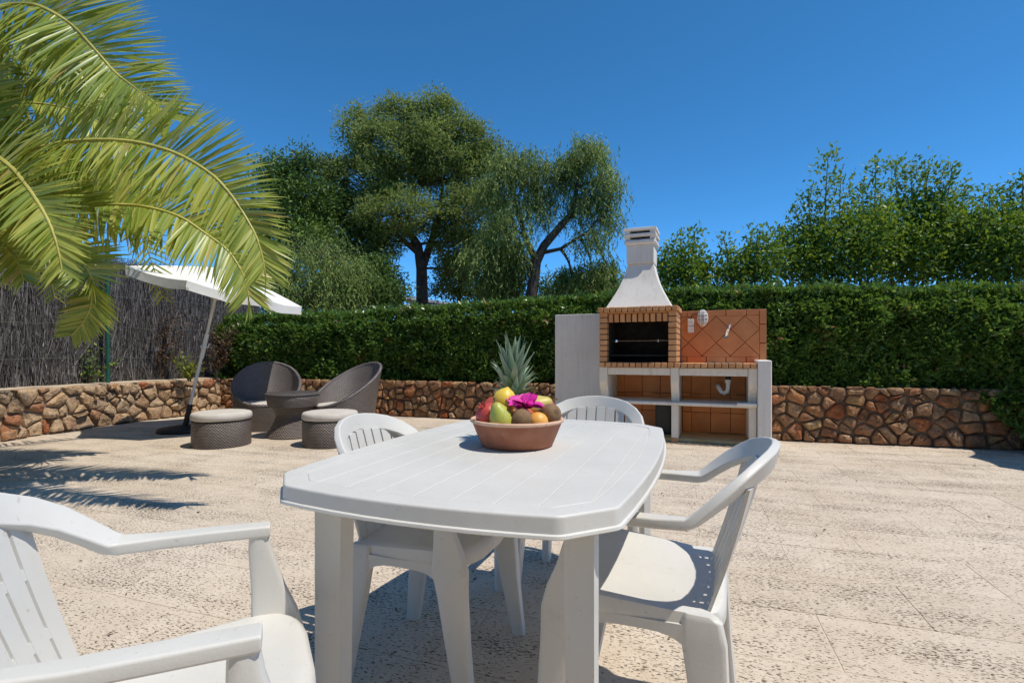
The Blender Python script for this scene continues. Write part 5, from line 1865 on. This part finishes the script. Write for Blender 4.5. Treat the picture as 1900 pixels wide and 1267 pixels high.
lm = MB()
lrows = []
for i in range(7):
    t = i / 6
    w = (0.55 + 0.9 * t * (1 - t) * 2) * (1 - t ** 3) * 0.5 + 0.012
    zz = -0.10 * t * t
    lrows.append([(t, -w, zz + 0.016 * w), (t, 0, zz), (t, w, zz + 0.016 * w)])
lm.add([p for r_ in lrows for p in r_], [(i * 3 + c, i * 3 + c + 1, i * 3 + c + 4, i * 3 + c + 3) for i in range(6) for c in range(2)])
lo = lm.build('leaflet', 'palm', None, smooth=60)
leaflet_me = lo.data
LV = np.array([tuple(v.co) for v in leaflet_me.vertices])
LF = [tuple(p.vertices) for p in leaflet_me.polygons]
at_ = leaflet_me.attributes.new('rnd', 'FLOAT', 'FACE')
bpy.data.objects.remove(lo)


def catmull(pts, n):
    out = []
    m = len(pts)
    for i in range(m - 1):
        p0, p1, p2, p3 = pts[max(0, i - 1)], pts[i], pts[i + 1], pts[min(m - 1, i + 2)]
        for k in range(n):
            t = k / n
            out.append(0.5 * ((2 * p1) + (p2 - p0) * t + (2 * p0 - 5 * p1 + 4 * p2 - p3) * t * t + (3 * p1 - p0 - 3 * p2 + p3) * t ** 3))
    out.append(pts[-1])
    return out


def frond(pts, twist, Lmax, nl, individual, fwd=0.52, start=0.12, vee=0.25, sag=0.0):
    """feather leaf: curved rachis with two rows of leaflets; twist turns the blade about the rachis"""
    path = catmull([Vector(p) for p in pts], 8)
    m = len(path)
    cum = [0]
    for i in range(m - 1):
        cum.append(cum[-1] + (path[i + 1] - path[i]).length)
    tot = cum[-1]
    fr = MB().tube([p for p in path[::2]] + ([path[-1]] if m % 2 == 0 else []),
                   [0.020 * (1 - 0.9 * i / (len(path[::2]))) + 0.0018 for i in range(len(path[::2]) + (1 if m % 2 == 0 else 0))], 6)
    ro = fr.build('frond', 'rachis', palm, smooth=60, shift=shift)
    allv, rn = [], []
    for q in range(nl):
        t = start + (1 - start) * (q + 0.5) / nl
        s = t * tot
        i = 0
        while i < m - 2 and cum[i + 1] < s:
            i += 1
        f = (s - cum[i]) / max(1e-6, cum[i + 1] - cum[i])
        p = path[i].lerp(path[i + 1], f)
        T = (path[min(m - 1, i + 2)] - path[max(0, i - 1)]).normalized()
        side = T.cross(Vector((0, 0, 1)))
        if side.length < 0.05:
            side = T.cross(Vector((0, 1, 0)))
        side.normalize()
        upv = side.cross(T).normalized()
        S = side * math.cos(twist) + upv * math.sin(twist)
        U = T.cross(S) * -1
        if U.dot(upv) < 0:
            U = -U
        lf = Lmax * (0.45 + 0.55 * math.sin(min(1, (t - start) / 0.3) * math.pi / 2)) * (1 - 0.62 * max(0, (t - 0.55) / 0.45) ** 1.4)
        for sg in (-1, 1):
            L = lf * random.uniform(0.88, 1.08)
            fw = fwd + 0.9 * max(0, t - 0.72) / 0.28 + random.uniform(-.16, .16)
            d = (S * sg + T * fw * 0.85 + U * (vee + random.uniform(-.22, .22)) + Vector((0, 0, -sag))).normalized()
            wd = d.cross(U).normalized()
            nn = wd.cross(d)
            if nn.dot(U) < 0:
                wd = -wd
                nn = -nn
            roll = random.uniform(-.35, .35)
            wd, nn = wd * math.cos(roll) + nn * math.sin(roll), nn * math.cos(roll) - wd * math.sin(roll)
            W = 0.024 * (0.7 + 0.5 * lf / Lmax) * random.uniform(0.85, 1.1)
            mat4 = Matrix(((d.x * L, wd.x * W, nn.x * L * 0.8, p.x - shift.x), (d.y * L, wd.y * W, nn.y * L * 0.8, p.y - shift.y),
                           (d.z * L, wd.z * W, nn.z * L * 0.8, p.z - shift.z), (0, 0, 0, 1)))
            if individual and q % 4 == 0:
                o = link('leaflet', leaflet_me, ro)
                o.matrix_local = mat4
            else:
                A = np.array(mat4)[:3]
                allv.append(LV @ A[:, :3].T + A[:, 3])
                rn.append(random.random())
    if allv:
        nv = len(LV)
        fs = []
        for i in range(len(allv)):
            fs.extend([tuple(a + i * nv for a in f) for f in LF])
        me = bpy.data.meshes.new('leaflets')
        me.from_pydata(np.concatenate(allv).tolist(), [], fs)
        me.polygons.foreach_set('use_smooth', [True] * len(me.polygons))
        a_ = me.attributes.new('rnd', 'FLOAT', 'FACE')
        a_.data.foreach_set('value', np.repeat(np.array(rn, dtype=np.float32), len(LF)))
        me.materials.append(M['palm'])
        o = link('leaflets', me, ro)
        tag(o, kind='stuff')
    return ro


def fp(*pts):
    return [PC + Vector((0, 0, 0.0))] + [at(p[0], p[1], p[2] * 0.92) for p in pts]


F1 = fp((-95, 220, 4.25), (-60, 80, 4.15), (-20, 22, 4.1), (50, 8, 4.05), (99, 24, 4.0), (142, 56, 4.0), (179, 96, 3.95), (212, 133, 3.95), (252, 165, 3.9), (298, 200, 3.9), (318, 222, 3.9))
F2 = fp((-70, 345, 4.15), (0, 300, 4.0), (83, 273, 3.9), (149, 262, 3.8), (232, 262, 3.7), (298, 275, 3.62), (348, 295, 3.55), (398, 328, 3.5), (431, 365, 3.46), (457, 404, 3.43), (478, 445, 3.42), (490, 490, 3.42), (492, 512, 3.42))
F3 = fp((-60, 425, 4.35), (20, 402, 4.35), (90, 388, 4.35), (142, 382, 4.35), (199, 380, 4.35), (265, 383, 4.35), (331, 401, 4.33), (381, 433, 4.32), (424, 466, 4.31), (451, 509, 4.31), (460, 540, 4.31), (461, 570, 4.31))
F4 = fp((-60, 435, 4.5), (0, 425, 4.65), (66, 440, 4.75), (116, 456, 4.85), (149, 483, 4.9), (169, 516, 4.95), (170, 556, 5.0), (158, 592, 5.0), (133, 622, 5.0))
F5 = fp((-100, 260, 4.5), (-50, 150, 4.6), (0, 112, 4.7), (60, 103, 4.75), (120, 122, 4.8), (170, 155, 4.85), (210, 200, 4.9), (235, 250, 4.95))
F6 = fp((-75, 330, 4.0), (-30, 285, 3.75), (15, 305, 3.6), (50, 345, 3.5), (85, 400, 3.45), (105, 450, 3.42), (115, 500, 3.4))
F7 = fp((-85, 330, 4.1), (-55, 250, 3.95), (-40, 180, 3.85), (-35, 110, 3.8), (-45, 50, 3.75))
F8 = fp((-80, 420, 4.2), (-20, 380, 4.1), (30, 360, 4.05), (80, 355, 4.0), (130, 365, 4.0), (175, 385, 4.0))
F9 = fp((-80, 400, 4.5), (-10, 340, 4.65), (60, 312, 4.75), (130, 305, 4.85), (200, 318, 4.9), (255, 340, 4.95))
F10 = fp((-85, 430, 4.3), (-40, 430, 4.1), (0, 450, 4.0), (30, 480, 3.95), (45, 520, 3.9))
F11 = fp((-80, 300, 4.4), (-30, 220, 4.5), (30, 195, 4.55), (90, 195, 4.6), (150, 210, 4.65), (200, 240, 4.7), (240, 280, 4.7))
frond(F1, R(-62), 0.64, 200, True)
frond(F2, R(-64), 0.48, 210, True)
frond(F3, R(-62), 0.50, 195, True, vee=0.15)
frond(F4, R(-56), 0.38, 140, False, vee=0.1)
frond(F5, R(-52), 0.46, 125, False)
frond(F6, R(-56), 0.42, 117, False)
frond(F7, R(-30), 0.44, 106, False)
frond(F8, R(-56), 0.44, 125, False)
frond(F9, R(-56), 0.42, 123, False)
frond(F10, R(-50), 0.36, 98, False)
F12 = fp((-90, 380, 4.6), (-40, 250, 4.8), (10, 170, 4.9), (70, 145, 5.0), (140, 165, 5.0), (195, 205, 5.05), (240, 260, 5.1))
F13 = fp((-85, 420, 4.7), (-20, 375, 4.9), (50, 345, 5.0), (120, 340, 5.1), (190, 355, 5.15), (250, 385, 5.2), (300, 420, 5.2))
F14 = fp((-90, 430, 4.2), (-40, 400, 4.05), (10, 395, 3.95), (60, 410, 3.9), (95, 435, 3.9), (120, 470, 3.9))
F15 = fp((-90, 300, 4.3), (-60, 170, 4.2), (-20, 90, 4.15), (40, 70, 4.1), (95, 85, 4.1), (140, 120, 4.1), (175, 165, 4.1))
frond(F12, R(-56), 0.55, 130, False)
frond(F13, R(-56), 0.50, 130, False)
frond(F14, R(-52), 0.40, 100, False)
frond(F15, R(-58), 0.55, 130, False)
frond(F11, R(-54), 0.45, 125, False)
# fronds on the far and left sides, which the camera only sees by their shadows
for k, a in enumerate((75, 110, 140, 170, 200, 232, 262)):
    d = Vector((math.cos(R(a)), math.sin(R(a)), 0))
    rise = (0.9, 0.5, 1.1, 0.6, 1.0, 0.5, 0.9)[k]
    pts = [PC, PC + d * 0.3 + Vector((0, 0, rise * 0.7)), PC + d * 0.8 + Vector((0, 0, rise)), PC + d * 1.3 + Vector((0, 0, rise * 0.85)), PC + d * 1.75 + Vector((0, 0, rise * 0.35)),
           PC + d * 2.0 + Vector((0, 0, -0.35))]
    frond(pts, R(25), 0.42, 44, False)

# ------------------------------------------------------------------ dry leaf bits blown about on the patio
P, D = [], []
for i in range(150):
    yy = random.uniform(1.6, 7.5)
    xx = random.uniform(-1.0, 1.0) * yy * 0.98
    if inside((xx, yy), outline):
        P.append((xx, yy, 0.004))
        D.append((random.gauss(0, 1), random.gauss(0, 1), random.uniform(0, 0.25)))
lt = leaves('leaf_litter', np.array(P), np.array(D), rng.uniform(0.012, 0.035, len(P)), rng.uniform(0.006, 0.014, len(P)), 'dry_leaf', None,
            nrm=unit(rng.normal(size=(len(P), 3)) * 0.35 + np.array([0, 0, 1.0])))
tag(lt, 'scattered dry leaf bits on the patio slabs', 'leaf litter', kind='stuff')
